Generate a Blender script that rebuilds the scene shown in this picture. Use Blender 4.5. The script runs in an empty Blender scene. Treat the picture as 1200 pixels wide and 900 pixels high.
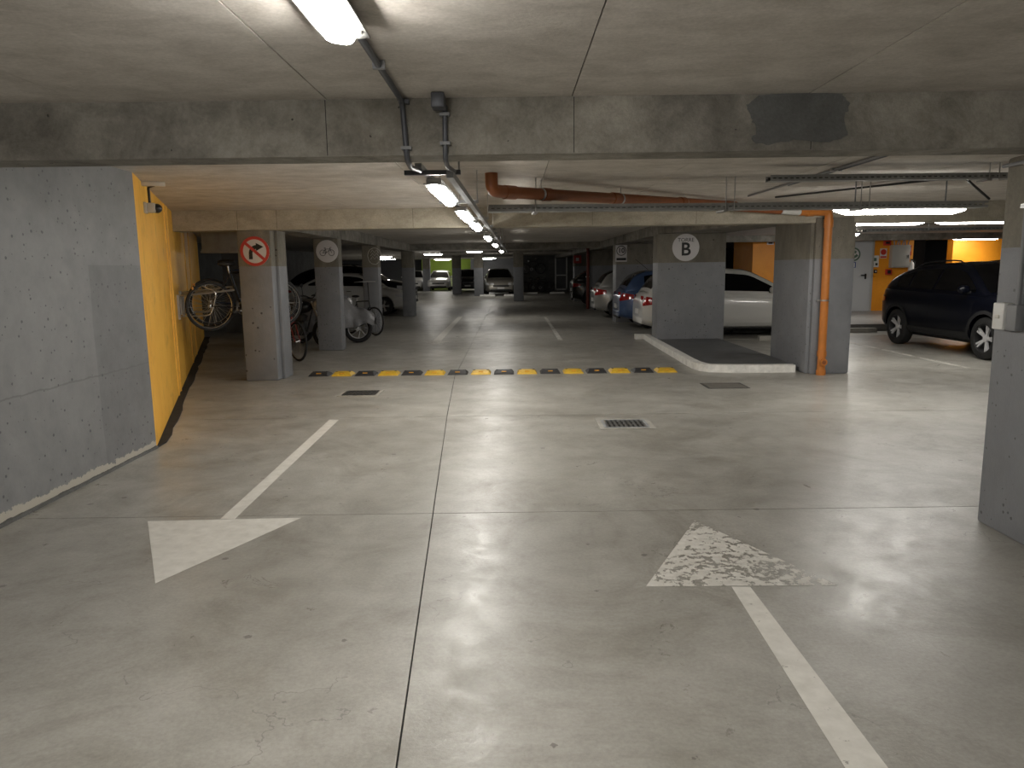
import bpy, bmesh, math, random
from mathutils import Vector, Matrix
random.seed(7)
PI = math.pi
R = math.radians
scene = bpy.context.scene
COL = scene.collection

# ------------------------------------------------------------------ camera
FPX, EYE, HOR, ROLL = 865.0, 1.55, 315.0, R(0.75)
PITCH = math.atan((450 - HOR) / FPX)
c_f = Vector((0, math.cos(PITCH), -math.sin(PITCH)))
_r0 = Vector((1, 0, 0)); _u0 = _r0.cross(c_f)
c_r = _r0 * math.cos(ROLL) - _u0 * math.sin(ROLL)
c_u = _u0 * math.cos(ROLL) + _r0 * math.sin(ROLL)
cam = bpy.data.cameras.new('camera'); cam_o = bpy.data.objects.new('camera', cam); COL.objects.link(cam_o)
cam.sensor_width = 36; cam.lens = 36 * FPX / 1200; cam.clip_start = 0.05; cam.clip_end = 200
m3 = Matrix((c_r, c_u, -c_f)).transposed()
cam_o.matrix_world = Matrix.Translation((0, 0, EYE)) @ m3.to_4x4()
scene.camera = cam_o
# ------------------------------------------------------------------ world, exposure
w = bpy.data.worlds.new('world'); scene.world = w; w.use_nodes = True
w.node_tree.nodes['Background'].inputs[0].default_value = (0.02, 0.02, 0.022, 1)
w.node_tree.nodes['Background'].inputs[1].default_value = 0.1
vs = scene.view_settings
vs.view_transform = 'Standard'; vs.look = 'None'; vs.gamma = 1; vs.use_curve_mapping = False
vs.exposure = 2.5
LAMP = 15.0          # emission of one tube lamp diffuser

def ray(x, y): return c_f + c_r * ((x - 600) / FPX) + c_u * ((450 - y) / FPX)
def G(x, y, z=0.0):
    d = ray(x, y); return Vector((0, 0, EYE)) + d * ((z - EYE) / d.z)
def PY(x, y, Y):
    d = ray(x, y); return Vector((0, 0, EYE)) + d * (Y / d.y)
def PX(x, y, X):
    d = ray(x, y); return Vector((0, 0, EYE)) + d * (X / d.x)

# ------------------------------------------------------------------ materials
MATS = {}
class NT:
    def __init__(s, name):
        s.m = bpy.data.materials.new(name); s.m.use_nodes = True
        s.t = s.m.node_tree; s.b = s.t.nodes['Principled BSDF']
    def n(s, typ, **kw):
        o = s.t.nodes.new(typ)
        for k, v in kw.items():
            if isinstance(k, str) and hasattr(o, k): setattr(o, k, v)
        return o
    def l(s, a, b): s.t.links.new(a, b)
    def noise(s, vec, scale, detail=5, rough=.6, dist=0):
        o = s.n('ShaderNodeTexNoise'); o.inputs['Scale'].default_value = scale
        o.inputs['Detail'].default_value = detail; o.inputs['Roughness'].default_value = rough
        o.inputs['Distortion'].default_value = dist
        if vec: s.l(vec, o.inputs['Vector'])
        return o.outputs['Fac']
    def ramp(s, fac, stops):
        o = s.n('ShaderNodeValToRGB'); e = o.color_ramp.elements
        while len(e) < len(stops): e.new(.5)
        for el, (p, c) in zip(e, stops):
            el.position = p; el.color = c if len(c) == 4 else (*c, 1)
        s.l(fac, o.inputs[0]); return o.outputs[0]
    def mix(s, fac, a, b, mode='MIX'):
        o = s.n('ShaderNodeMix'); o.data_type = 'RGBA'; o.blend_type = mode
        for sock, v in ((o.inputs[0], fac), (o.inputs[6], a), (o.inputs[7], b)):
            if hasattr(v, 'links'): s.l(v, sock)
            elif isinstance(v, (int, float)): sock.default_value = v
            else: sock.default_value = (*v, 1) if len(v) == 3 else v
        return o.outputs[2]
    def math(s, op, a, b=0.0):
        o = s.n('ShaderNodeMath'); o.operation = op
        for sock, v in ((o.inputs[0], a), (o.inputs[1], b)):
            if hasattr(v, 'links'): s.l(v, sock)
            else: sock.default_value = v
        return o.outputs[0]
    def pos(s, sc=(1, 1, 1)):
        g = s.n('ShaderNodeNewGeometry'); mp = s.n('ShaderNodeMapping'); mp.inputs['Scale'].default_value = sc
        s.l(g.outputs['Position'], mp.inputs['Vector']); return mp.outputs[0]
    def posz(s):
        g = s.n('ShaderNodeNewGeometry'); x = s.n('ShaderNodeSeparateXYZ'); s.l(g.outputs['Position'], x.inputs[0]); return x.outputs[2]
    def bump(s, h, strength=.3, dist=.01):
        o = s.n('ShaderNodeBump'); o.inputs['Strength'].default_value = strength; o.inputs['Distance'].default_value = dist
        s.l(h, o.inputs['Height']); s.l(o.outputs[0], s.b.inputs['Normal'])

def simple(name, col, rough=.5, metal=0, emit=0, coat=0, grain=0):
    t = NT(name); t.b.inputs['Base Color'].default_value = (*col, 1)
    t.b.inputs['Roughness'].default_value = rough; t.b.inputs['Metallic'].default_value = metal
    if emit:
        t.b.inputs['Emission Color'].default_value = (*col, 1); t.b.inputs['Emission Strength'].default_value = emit
    if coat:
        t.b.inputs['Coat Weight'].default_value = coat; t.b.inputs['Coat Roughness'].default_value = .05
    if grain:
        n = t.noise(t.pos(), 9, 6, .65)
        c = t.ramp(n, [(.3, tuple(v * (1 - grain) for v in col)), (.7, tuple(min(1, v * (1 + grain)) for v in col))])
        t.l(c, t.b.inputs['Base Color'])
    MATS[name] = t.m; return t.m

def conc_color(t, lo, hi, stretch=(1, 1, 1), scale=1.0, mlo=(.72, .71, .69)):
    p = t.pos(stretch)
    big = t.noise(p, .7 * scale, 6, .62, .6)
    mid = t.noise(p, 4.5 * scale, 8, .7, .3)
    fin = t.noise(t.pos(), 55, 4, .7)
    base = t.ramp(big, [(.3, lo), (.7, hi)])
    m = t.ramp(mid, [(.3, mlo), (.62, (1.04, 1.04, 1.04))])
    f = t.ramp(fin, [(.3, (.86, .86, .86)), (.65, (1.06, 1.06, 1.06))])
    return t.mix(1, t.mix(1, base, m, 'MULTIPLY'), f, 'MULTIPLY'), mid, fin

def pits(t, scale=14, lim=.1, dens=1.30, vec=None):
    v = t.n('ShaderNodeTexVoronoi'); v.inputs['Scale'].default_value = scale
    t.l(vec or t.pos(), v.inputs['Vector'])
    gate = t.noise(t.pos(), 1.6, 3); sp = t.n('ShaderNodeSeparateColor'); t.l(v.outputs['Color'], sp.inputs[0])
    on_ = t.math('GREATER_THAN', sp.outputs[0], t.math('SUBTRACT', dens, t.math('MULTIPLY', gate, 1.0)))
    wob = t.math('MULTIPLY', t.math('SUBTRACT', t.noise(t.pos(), 90, 2), .5), .16)
    thr = t.math('ADD', t.math('MULTIPLY', sp.outputs[1], lim * 2.2), wob)
    return t.math('MULTIPLY', on_, t.math('LESS_THAN', v.outputs['Distance'], thr))

def mk_concrete(name, lo, hi, rough=.8, stretch=(1, 1, 1), bump=.25, pit=None, dado=None, mlo=(.72, .71, .69)):
    t = NT(name)
    c, mid, fin = conc_color(t, lo, hi, stretch, 1.0, mlo)
    if pit:
        c = t.mix(pits(t, *pit), c, tuple(v * .35 for v in lo))
    h = t.math('ADD', mid, t.math('MULTIPLY', fin, .3))
    if dado:                       # grey painted lower band with a hard, slightly wavy top edge
        z, pc = dado
        wob = t.math('MULTIPLY', t.math('SUBTRACT', t.noise(t.pos(), 6), .5), .012)
        sel = t.math('LESS_THAN', t.math('ADD', t.posz(), wob), z)
        n = t.noise(t.pos(), 3.2, 7, .65)
        p = t.ramp(n, [(.3, tuple(v * .86 for v in pc)), (.7, tuple(v * 1.08 for v in pc))])
        p = t.mix(pits(t, 15, .11, 1.33), p, tuple(v * .3 for v in pc)); p = t.mix(pits(t, 27, .12, 1.25), p, tuple(v * .4 for v in pc))
        c = t.mix(sel, c, p)
        r = t.mix(sel, (rough,) * 3, (.5,) * 3); t.l(r, t.b.inputs['Roughness'])
    else:
        t.b.inputs['Roughness'].default_value = rough
    t.l(c, t.b.inputs['Base Color'])
    t.bump(h, bump, .02)
    MATS[name] = t.m; return t.m

def mk_floor():
    t = NT('floor_concrete')
    c, mid, fin = conc_color(t, (.30, .29, .262), (.40, .388, .355), (1, 1, 1), .75, (.84, .835, .82))
    st = t.noise(t.pos((.8, 1.5, 1)), 1.5, 9, .72, .8)          # broad trowel streaks
    c = t.mix(1, c, t.ramp(st, [(.3, (.92, .915, .905)), (.66, (1.04, 1.04, 1.04))]), 'MULTIPLY')
    sp = t.noise(t.pos(), 6.5, 10, .75, 1.0)                   # small dark stains
    c = t.mix(t.ramp(sp, [(.66, (0, 0, 0)), (.76, (.35, .35, .35))]), c, (.10, .095, .085))
    sk = pits(t, 7, .07); c = t.mix(t.math('MULTIPLY', sk, .7), c, (.11, .10, .09))                                  # specks
    vo = t.n('ShaderNodeTexVoronoi'); vo.feature = 'DISTANCE_TO_EDGE'; vo.inputs['Scale'].default_value = .55         # hairline cracks
    wv = t.n('ShaderNodeVectorMath'); wv.operation = 'ADD'; nz = t.n('ShaderNodeTexNoise'); nz.inputs['Scale'].default_value = 3; nz.inputs['Detail'].default_value = 6
    t.l(t.pos(), nz.inputs['Vector']); t.l(t.pos(), wv.inputs[0]); t.l(nz.outputs['Color'], wv.inputs[1]); t.l(wv.outputs[0], vo.inputs['Vector'])
    ck = t.math('MULTIPLY', t.math('LESS_THAN', vo.outputs['Distance'], .0022), t.math('GREATER_THAN', t.noise(t.pos(), 1.1, 3), .53))
    c = t.mix(t.math('MULTIPLY', ck, .45), c, (.12, .11, .10))
    sm = t.noise(t.pos(), 1.15, 9, .74, 1.4); c = t.mix(1, c, t.ramp(sm, [(.36, (.80, .785, .76)), (.52, (1, 1, 1)), (.68, (1.07, 1.07, 1.07))]), 'MULTIPLY')
    t.l(c, t.b.inputs['Base Color'])
    r = t.ramp(t.noise(t.pos(), 2.6, 10, .78, .6), [(.32, (.25,) * 3), (.68, (.50,) * 3)])
    t.l(r, t.b.inputs['Roughness'])
    t.b.inputs['Specular IOR Level'].default_value = .5
    t.bump(t.math('ADD', t.math('MULTIPLY', mid, .6), t.math('MULTIPLY', fin, .55)), .16, .01)
    MATS['floor'] = t.m
mk_floor()

def mk_greywall():
    t = NT('grey_painted_concrete')
    p = t.pos()
    big = t.noise(p, .9, 6, .6, .5); mid = t.noise(p, 5, 8, .7)
    c = t.ramp(big, [(.32, (.19, .193, .197)), (.68, (.25, .252, .256))])
    c = t.mix(1, c, t.ramp(mid, [(.3, (.84, .84, .85)), (.65, (1.05, 1.05, 1.05))]), 'MULTIPLY')
    pt = pits(t, 13, .10, 1.27); c = t.mix(pt, c, (.06, .06, .065))
    pt2 = pits(t, 25, .13, 1.17); c = t.mix(pt2, c, (.10, .10, .11))
    sp_ = t.n('ShaderNodeSeparateXYZ'); t.l(t.pos(), sp_.inputs[0])     # repainted darker patch at the corner
    rp = t.math('MULTIPLY', t.math('GREATER_THAN', t.math('ADD', sp_.outputs[1], t.math('MULTIPLY', big, .12)), 5.72), t.math('LESS_THAN', sp_.outputs[2], 1.62))
    c = t.mix(t.math('MULTIPLY', rp, .9), c, t.mix(1, c, (.83, .83, .84), 'MULTIPLY'))
    ln = t.math('LESS_THAN', t.math('ABSOLUTE', t.math('ADD', t.math('SUBTRACT', sp_.outputs[2], .80), t.math('MULTIPLY', mid, .05))), .006)
    c = t.mix(t.math('MULTIPLY', ln, .5), c, (.12, .12, .125))
    # peeled band along the floor, bare plaster showing
    wob = t.math('MULTIPLY', t.noise(p, 7, 7, .75), .17)
    sel = t.math('LESS_THAN', t.posz(), t.math('SUBTRACT', wob, .015))
    c = t.mix(sel, c, (.46, .43, .37))
    sel2 = t.math('LESS_THAN', t.posz(), t.math('MULTIPLY', t.noise(p, 5, 5), .045))
    c = t.mix(sel2, c, (.07, .065, .06))
    t.l(c, t.b.inputs['Base Color']); t.b.inputs['Roughness'].default_value = .55
    # form-board ridge relief
    wv = t.n('ShaderNodeTexNoise'); wv.inputs['Scale'].default_value = 1.0; t.l(t.pos((.3, .3, 4)), wv.inputs['Vector'])
    h = t.math('ADD', t.math('MULTIPLY', wv.outputs['Fac'], 1.0), t.math('MULTIPLY', mid, .5))
    h = t.math('SUBTRACT', h, t.math('MULTIPLY', pt, .6))
    t.bump(h, .35, .02); MATS['greywall'] = t.m
mk_greywall()

def mk_orange(name, c0, c1, scuff=.5):
    t = NT(name); p = t.pos()
    n = t.noise(p, 1.4, 7, .65, .4); c = t.ramp(n, [(.3, c0), (.7, c1)])
    sc = t.noise(t.pos((1, 1, .55)), 3.4, 10, .78, .9)
    c = t.mix(t.ramp(sc, [(.53, (0, 0, 0)), (.68, (scuff,) * 3)]), c, tuple(v * .3 for v in c0))
    pt = pits(t, 15, .05); c = t.mix(pt, c, tuple(v * .3 for v in c0))
    t.l(c, t.b.inputs['Base Color']); t.b.inputs['Roughness'].default_value = .5
    t.bump(t.noise(p, 8, 8, .7), .25, .02); MATS[name] = t.m
mk_orange('orange', (.84, .43, .045), (.95, .54, .08), .6)
mk_orange('orange_deep', (.76, .27, .012), (.88, .35, .02), .12)

def mk_paint_mark(name, worn):
    t = NT(name); p = t.pos()
    n = t.noise(p, 17, 10, .72, .2); n2 = t.noise(p, 3.2, 4, .6)
    v = t.math('ADD', t.math('MULTIPLY', n, .72), t.math('MULTIPLY', n2, .28))
    lim = .41 if worn < .5 else .487
    keep = t.math('GREATER_THAN', v, lim)
    if worn < .1: keep = t.math('GREATER_THAN', n, .27)
    c = t.ramp(t.noise(p, 12, 5), [(.3, (.56, .54, .49)), (.7, (.70, .68, .63))])
    t.l(c, t.b.inputs['Base Color']); t.b.inputs['Roughness'].default_value = .5
    tr = t.n('ShaderNodeBsdfTransparent'); mx = t.n('ShaderNodeMixShader')
    t.l(keep, mx.inputs[0]); t.l(tr.outputs[0], mx.inputs[1]); t.l(t.b.outputs[0], mx.inputs[2])
    t.l(mx.outputs[0], t.t.nodes['Material Output'].inputs[0])
    MATS[name] = t.m
mk_paint_mark('mark', 0.0); mk_paint_mark('mark_worn', 1.0); mk_paint_mark('mark_some', .3)

GREYP = (.225, .232, .248)
mk_concrete('ceiling', (.52, .485, .44), (.65, .61, .56), .85, (.8, 1.2, 1), .15)
mk_concrete('beam', (.16, .15, .132), (.40, .375, .325), .85, (1, 1, 1), .6, (13, .08), None, (.5, .49, .47))
mk_concrete('beam_pale', (.36, .33, .265), (.52, .48, .395), .85, (.8, 1, 1.5), .35, (16, .07))
mk_concrete('patch', (.11, .112, .11), (.17, .172, .165), .9, (1, 1, 1), .5)
mk_concrete('column', (.14, .127, .102), (.30, .278, .232), .8, (1, 1, .45), .35, (15, .10), (1.63, GREYP))
mk_concrete('darkconc', (.10, .10, .098), (.17, .17, .165), .85)
mk_concrete('island', (.085, .088, .092), (.13, .133, .138), .55)
mk_concrete('walkway', (.17, .165, .16), (.24, .235, .225), .4)
simple('groove', (.02, .02, .018), .95)
simple('kerbwhite', (.82, .81, .77), .55, grain=.18)
simple('black', (.012, .012, .013), .45); simple('rubber', (.02, .02, .021), .8, grain=.3)
simple('rubber_black', (.028, .028, .03), .6, grain=.25); simple('bump_yellow', (.70, .44, .035), .5, grain=.2)
simple('reflector', (.75, .38, .06), .25)
simple('gutter', (.018, .017, .016), .9, grain=.4)
simple('galv', (.34, .35, .36), .5, .35, grain=.15); simple('steel', (.5, .5, .5), .32, .9); simple('tray', (.30, .305, .30), .55, .1, grain=.15)
simple('conduit', (.10, .105, .12), .45, .3); simple('conduit_grey', (.22, .225, .235), .5)
simple('housing', (.36, .36, .35), .5); simple('clip', (.5, .5, .48), .35, .5)
simple('white', (.72, .72, .70), .45); simple('offwhite', (.62, .60, .55), .5); simple('signwhite', (.62, .60, .60), .4)
simple('red', (.55, .045, .03), .4); simple('signred', (.50, .05, .045), .4); simple('ink', (.015, .015, .016), .5)
simple('green', (.04, .22, .10), .4); simple('recycle_green', (.10, .16, .11), .45); simple('blue_sign', (.02, .05, .22), .4)
simple('pipe', (.24, .075, .022), .42, grain=.12); simple('pipe_orange', (.55, .19, .035), .42, grain=.1); simple('pipe_red', (.20, .035, .02), .5)  # the brown 'pipe' is the orange one with shade put into its colour
simple('door_grey', (.50, .51, .52), .42); simple('cabinet', (.40, .39, .36), .45); simple('dark', (.004, .004, .004), 1)
simple('iron', (.06, .058, .055), .6, .5, grain=.4); simple('manhole', (.13, .12, .105), .7, grain=.25); simple('frame_conc', (.34, .325, .29), .7, grain=.2)
simple('lime', (.42, .62, .05), .5); simple('greywall_far', (.13, .133, .14), .7, grain=.1)
simple('tyre', (.012, .012, .012), .75); simple('alloy', (.62, .62, .63), .35, .35); simple('alloy_dark', (.05, .05, .052), .4, .6)
simple('glass', (.003, .003, .0035), .08); MATS['glass'].node_tree.nodes['Principled BSDF'].inputs['Specular IOR Level'].default_value = .22; simple('chrome', (.75, .75, .76), .12, 1); simple('trim', (.012, .012, .013), .75)
simple('taillamp', (.36, .012, .012), .12, coat=.8); simple('headlamp', (.8, .8, .82), .15, .2, coat=.8); simple('plate', (.6, .6, .58), .4)
simple('amber', (.7, .3, .03), .3)
simple('car_white', (.70, .69, .66), .3, coat=.7); simple('car_silver', (.42, .42, .41), .3, .55, coat=.7); simple('car_blue', (.06, .11, .24), .3, .3, coat=.7)
simple('car_navy', (.0015, .0022, .006), .3, 0, coat=.05); MATS['car_navy'].node_tree.nodes['Principled BSDF'].inputs['Specular IOR Level'].default_value = .28; simple('car_black', (.010, .010, .011), .28, .2, coat=.8); simple('car_champagne', (.34, .32, .28), .32, .5, coat=.7)
simple('bike_black', (.015, .015, .016), .35); simple('bike_red', (.22, .02, .015), .35); simple('bike_blue', (.03, .05, .10), .35)
simple('cover', (.18, .18, .187), .42, .2, grain=.2); simple('cctv', (.48, .47, .44), .4)
simple('grip', (.02, .02, .02), .7)
def tube_emit(name, strength, col=(1.0, .965, .90)):
    t = NT(name); t.b.inputs['Base Color'].default_value = (.8, .8, .78, 1); t.b.inputs['Roughness'].default_value = .3
    t.b.inputs['Emission Color'].default_value = (*col, 1); t.b.inputs['Emission Strength'].default_value = strength
    MATS[name] = t.m
tube_emit('lamp', LAMP); tube_emit('lamp_dim', LAMP * .5); tube_emit('lamp_mid', LAMP * .75)

# ------------------------------------------------------------------ mesh helpers
class MB:
    def __init__(s): s.v = []; s.f = []
    def add(s, vs, fs):
        o = len(s.v); s.v += [tuple(v) for v in vs]; s.f += [tuple(i + o for i in f) for f in fs]; return s
    def box(s, x0, x1, y0, y1, z0, z1, bev=0.0, M=None):
        if bev <= 0:
            vs = [(x, y, z) for z in (z0, z1) for y in (y0, y1) for x in (x0, x1)]
            fs = [(0, 2, 3, 1), (4, 5, 7, 6), (0, 1, 5, 4), (2, 6, 7, 3), (0, 4, 6, 2), (1, 3, 7, 5)]
        else:
            bm = bmesh.new(); bmesh.ops.create_cube(bm, size=1)
            for v in bm.verts:
                v.co = Vector(((x0 + x1) / 2 + v.co.x * (x1 - x0), (y0 + y1) / 2 + v.co.y * (y1 - y0), (z0 + z1) / 2 + v.co.z * (z1 - z0)))
            bmesh.ops.bevel(bm, geom=bm.edges[:], offset=bev, segments=2, affect='EDGES', profile=.5)
            bm.verts.index_update(); vs = [v.co.copy() for v in bm.verts]; fs = [tuple(v.index for v in f.verts) for f in bm.faces]; bm.free()
        if M: vs = [M @ Vector(v) for v in vs]
        return s.add(vs, fs)
    def prism(s, poly, z0, z1, M=None):
        n = len(poly); a = sum(poly[i][0] * poly[(i + 1) % n][1] - poly[(i + 1) % n][0] * poly[i][1] for i in range(n))
        if a < 0: poly = poly[::-1]
        vs = [(p[0], p[1], z0) for p in poly] + [(p[0], p[1], z1) for p in poly]
        fs = [tuple(range(n - 1, -1, -1)), tuple(range(n, 2 * n))] + [(i, (i + 1) % n, n + (i + 1) % n, n + i) for i in range(n)]
        if M: vs = [M @ Vector(v) for v in vs]
        return s.add(vs, fs)
    def tube(s, path, r, n=8, closed=False, cap=True):
        P = [Vector(p) for p in path]; rings = []; up = Vector((0, 0, 1)); N = len(P)
        rr = r if isinstance(r, (list, tuple)) else [r] * N
        prev = None
        for i, p in enumerate(P):
            if closed: t = P[(i + 1) % N] - P[i - 1]
            else: t = P[min(i + 1, N - 1)] - P[max(i - 1, 0)]
            t.normalize()
            if prev is None:
                a = up if abs(t.z) < .9 else Vector((1, 0, 0)); b = t.cross(a).normalized()
            else:
                b = prev - t * prev.dot(t)
                b = b.normalized() if b.length > 1e-6 else t.cross(up).normalized()
            prev = b; c = t.cross(b)
            rings.append([p + (b * math.cos(2 * PI * k / n) + c * math.sin(2 * PI * k / n)) * rr[i] for k in range(n)])
        vs = [v for q in rings for v in q]; fs = []
        for i in range(N if closed else N - 1):
            j = (i + 1) % N
            for k in range(n): fs.append((i * n + k, i * n + (k + 1) % n, j * n + (k + 1) % n, j * n + k))
        if cap and not closed: fs += [tuple(range(n - 1, -1, -1)), tuple((N - 1) * n + k for k in range(n))]
        return s.add(vs, fs)
    def lathe(s, prof, n=24, M=None, closed=False):   # prof: (r, h) about z
        vs = []; fs = []; m = len(prof)
        for k in range(n):
            a = 2 * PI * k / n
            vs += [(r * math.cos(a), r * math.sin(a), h) for r, h in prof]
        for k in range(n):
            k2 = (k + 1) % n
            for i in range(m if closed else m - 1):
                j = (i + 1) % m
                fs.append((k * m + i, k2 * m + i, k2 * m + j, k * m + j))
        if M: vs = [M @ Vector(v) for v in vs]
        return s.add(vs, fs)
    def disc(s, r, h0, h1, n=28, M=None):
        return s.lathe([(0, h0), (r * .98, h0), (r, h0 + (h1 - h0) * .2), (r, h0 + (h1 - h0) * .8), (r * .98, h1), (0, h1)], n, M)
    def grid(s, rows):
        m = len(rows[0]); vs = [p for r in rows for p in r]
        fs = [(i * m + j, i * m + j + 1, (i + 1) * m + j + 1, (i + 1) * m + j) for i in range(len(rows) - 1) for j in range(m - 1)]
        return s.add(vs, fs)
    def sphere(s, c, r, sc=(1, 1, 1), n=12):
        prof = [(math.sin(PI * i / 8) * 1, -math.cos(PI * i / 8)) for i in range(9)]
        M = Matrix.Translation(c) @ Matrix.Diagonal((r * sc[0], r * sc[1], r * sc[2], 1))
        return s.lathe(prof, n, M)
    def mesh(s, name, mat, smooth=None):
        me = bpy.data.meshes.new(name); me.from_pydata(s.v, [], s.f)
        bm = bmesh.new(); bm.from_mesh(me); bmesh.ops.remove_doubles(bm, verts=bm.verts[:], dist=1e-5)
        bmesh.ops.recalc_face_normals(bm, faces=bm.faces[:]); bm.to_mesh(me); bm.free()
        if mat: me.materials.append(MATS[mat] if isinstance(mat, str) else mat)
        if smooth:
            me.shade_smooth(); me.set_sharp_from_angle(angle=R(smooth))
        return me
    def build(s, name, mat, parent=None, smooth=None, loc=None, rot=None):
        return link(name, s.mesh(name, mat, smooth), parent, loc, rot)

def link(name, me, parent=None, loc=None, rot=None):
    o = bpy.data.objects.new(name, me); COL.objects.link(o)
    if parent: o.parent = parent
    if loc is not None: o.location = loc
    if rot is not None: o.rotation_euler = rot
    return o
def tag(o, label, cat=None, group=None, kind=None):
    if label: o['label'] = label
    if cat: o['category'] = cat
    if group: o['group'] = group
    if kind: o['kind'] = kind
    return o
def thing(name, label, cat, loc=(0, 0, 0), rz=0, group=None):
    o = bpy.data.objects.new(name, None); COL.objects.link(o); o.empty_display_size = .1
    o.location = loc; o.rotation_euler = (0, 0, rz); return tag(o, label, cat, group)
def struct(o, label=None): return tag(o, label, kind='structure')
def copy_tree(o, parent=None):
    c = o.copy(); COL.objects.link(c); c.parent = parent
    for ch in list(o.children): copy_tree(ch, c)
    return c
def text_mesh(name, s, size, mat, parent, M, depth=.0015, bold=0.0):
    cu = bpy.data.curves.new(name, 'FONT'); cu.body = s; cu.size = size; cu.align_x = 'CENTER'; cu.align_y = 'CENTER'; cu.extrude = depth; cu.offset = bold; cu.resolution_u = 4
    t = bpy.data.objects.new(name, cu); COL.objects.link(t)
    dg = bpy.context.evaluated_depsgraph_get(); me = bpy.data.meshes.new_from_object(t.evaluated_get(dg))
    bpy.data.objects.remove(t); bpy.data.curves.remove(cu)
    me.transform(M); me.materials.clear(); me.materials.append(MATS[mat]); me.name = name
    return link(name, me, parent)
VERT = Matrix.Rotation(PI / 2, 4, 'X')      # xy plane -> faces -Y (readable from the camera side)
def T(x, y, z): return Matrix.Translation((x, y, z))

# ================================================================== SETTING
CEIL = 2.40
# ---- floor: dark bed with separate cast slabs (saw-cut joints between)
b = MB(); b.box(-17, 17, -9, 68, -.12, -.012)
floor = struct(b.build('floor', 'groove'), 'dark bed under the concrete floor slabs')
def jx(Y):                                   # the long joint runs slightly askew before the speed bump
    if Y <= 10.7: return -.38 + (-.86 + .38) * (Y - 2.11) / (10.57 - 2.11)
    return -.84
ys = [-9, -2.0, 4.57, 7.74, 10.72, 14.6, 19.0, 24.0, 30, 38, 48, 68]; g = .0035
for i in range(len(ys) - 1):
    y0, y1 = ys[i] + g, ys[i + 1] - g
    for xa, xb in (((-17, -17), (jx(ys[i] + .01), jx(ys[i + 1] - .01))), ((jx(ys[i] + .01), jx(ys[i + 1] - .01)), (17, 17))):
        p = MB().prism([(xa[0] + g, y0), (xb[0] - g, y0), (xb[1] - g, y1), (xa[1] + g, y1)], -.012, 0)
        p.build('floor_slab', 'floor', floor)
# ---- ceiling
b = MB(); b.box(-17, 17, -9, 68, CEIL + .012, CEIL + .3)
ceil = struct(b.build('ceiling', 'groove'), 'raw concrete ceiling slab')
sx = [-5.79, -4.57, -3.35, -2.13, -.91, .32, 1.51, 2.73, 3.95, 5.17, 6.4, 7.6]
for y0, y1 in ((-2.0, 3.9), (4.13, 7.9), (7.9, 10.52)):
    for i in range(len(sx) - 1):
        MB().box(sx[i] + .003, sx[i + 1] - .003, y0 + .003, y1 - .003, CEIL + random.uniform(0, .003), CEIL + .012).build('ceiling_panel', 'ceiling', ceil)
for (x0, x1, y0, y1) in ((-17, 17, -9, -2.0), (-17, -5.79, -2.0, 10.52), (7.6, 17, -2.0, 10.52), (-17, 17, 10.52, 68)):
    MB().box(x0, x1, y0, y1, CEIL, CEIL + .012).build('ceiling_panel', 'ceiling', ceil)
# ---- beams
def beam(label, x0, x1, y0, y1, z0, mat='beam', poly=None, joints=()):
    b = MB()
    if poly: b.prism(poly, z0, CEIL + .005)
    else:
        b.box(x0, x1, y0, y1, z0, CEIL + .005)
    o = struct(b.build('ceiling_beam', mat), label)
    for jxx in joints:
        MB().box(jxx - .0018, jxx + .0018, y0 - .001, y0 + .02, z0 + .004, CEIL - .002).build('form_joint', 'groove', o)
    return o
bm1 = beam('weathered concrete beam crossing the lane above the near grey pillar', -5.0, 12, 3.88, 4.12, 2.125, 'beam', joints=(-2.95, -.92, .33, 1.53, 2.74))
pb = MB()                                      # dark patch of fresh mortar on the near beam
pk = ((876, 124), (888, 112), (912, 110), (940, 108.5), (968, 109), (986, 110), (995, 122), (989, 140), (993, 158), (972, 168), (930, 165), (896, 170), (881, 166), (886, 150), (879, 137))
pp = []
for (x0, y0), (x1, y1) in zip(pk, pk[1:] + pk[:1]):
    pp += [PY(x0 + (x1 - x0) * k / 5 + random.uniform(-1.8, 1.8), y0 + (y1 - y0) * k / 5 + random.uniform(-1.5, 1.5) * (y0 > 115), 3.88) for k in range(5)]
pb.prism([(p.x, p.z) for p in pp], 0, .004, T(0, 3.88, 0) @ VERT)
pb.build('mortar_patch', 'patch', bm1)
beam('pale concrete beam crossing the lane above the speed bump', -4.75, 14, 10.52, 10.9, 2.13, 'beam_pale', joints=(-3.8, -3.25, -1.35, 1.15, 2.6))
beam('long concrete beam over the left row of pillars', -3.78, -3.34, 10.9, 25.5, 2.17, 'beam', joints=())
beam('long concrete beam over the right row of pillars', 2.97, 3.4, 15.0, 49.8, 2.19, 'beam')
beam('slanting concrete beam from the pipe pillar to the TORRE B pillar', 0, 0, 0, 0, 2.2, 'beam', poly=[(4.24, 10.9), (4.72, 10.9), (4.3, 15.02), (2.97, 15.02)])
beam('cross beam far down the lane', -3.34, 2.97, 24.9, 25.2, 2.2, 'beam'); beam('second cross beam far down the lane', -3.34, 2.97, 35.7, 36.0, 2.31, 'beam')
beam('cross beam over the parked cars on the right', 3.4, 15, 21.4, 21.7, 2.22, 'beam')
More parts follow.
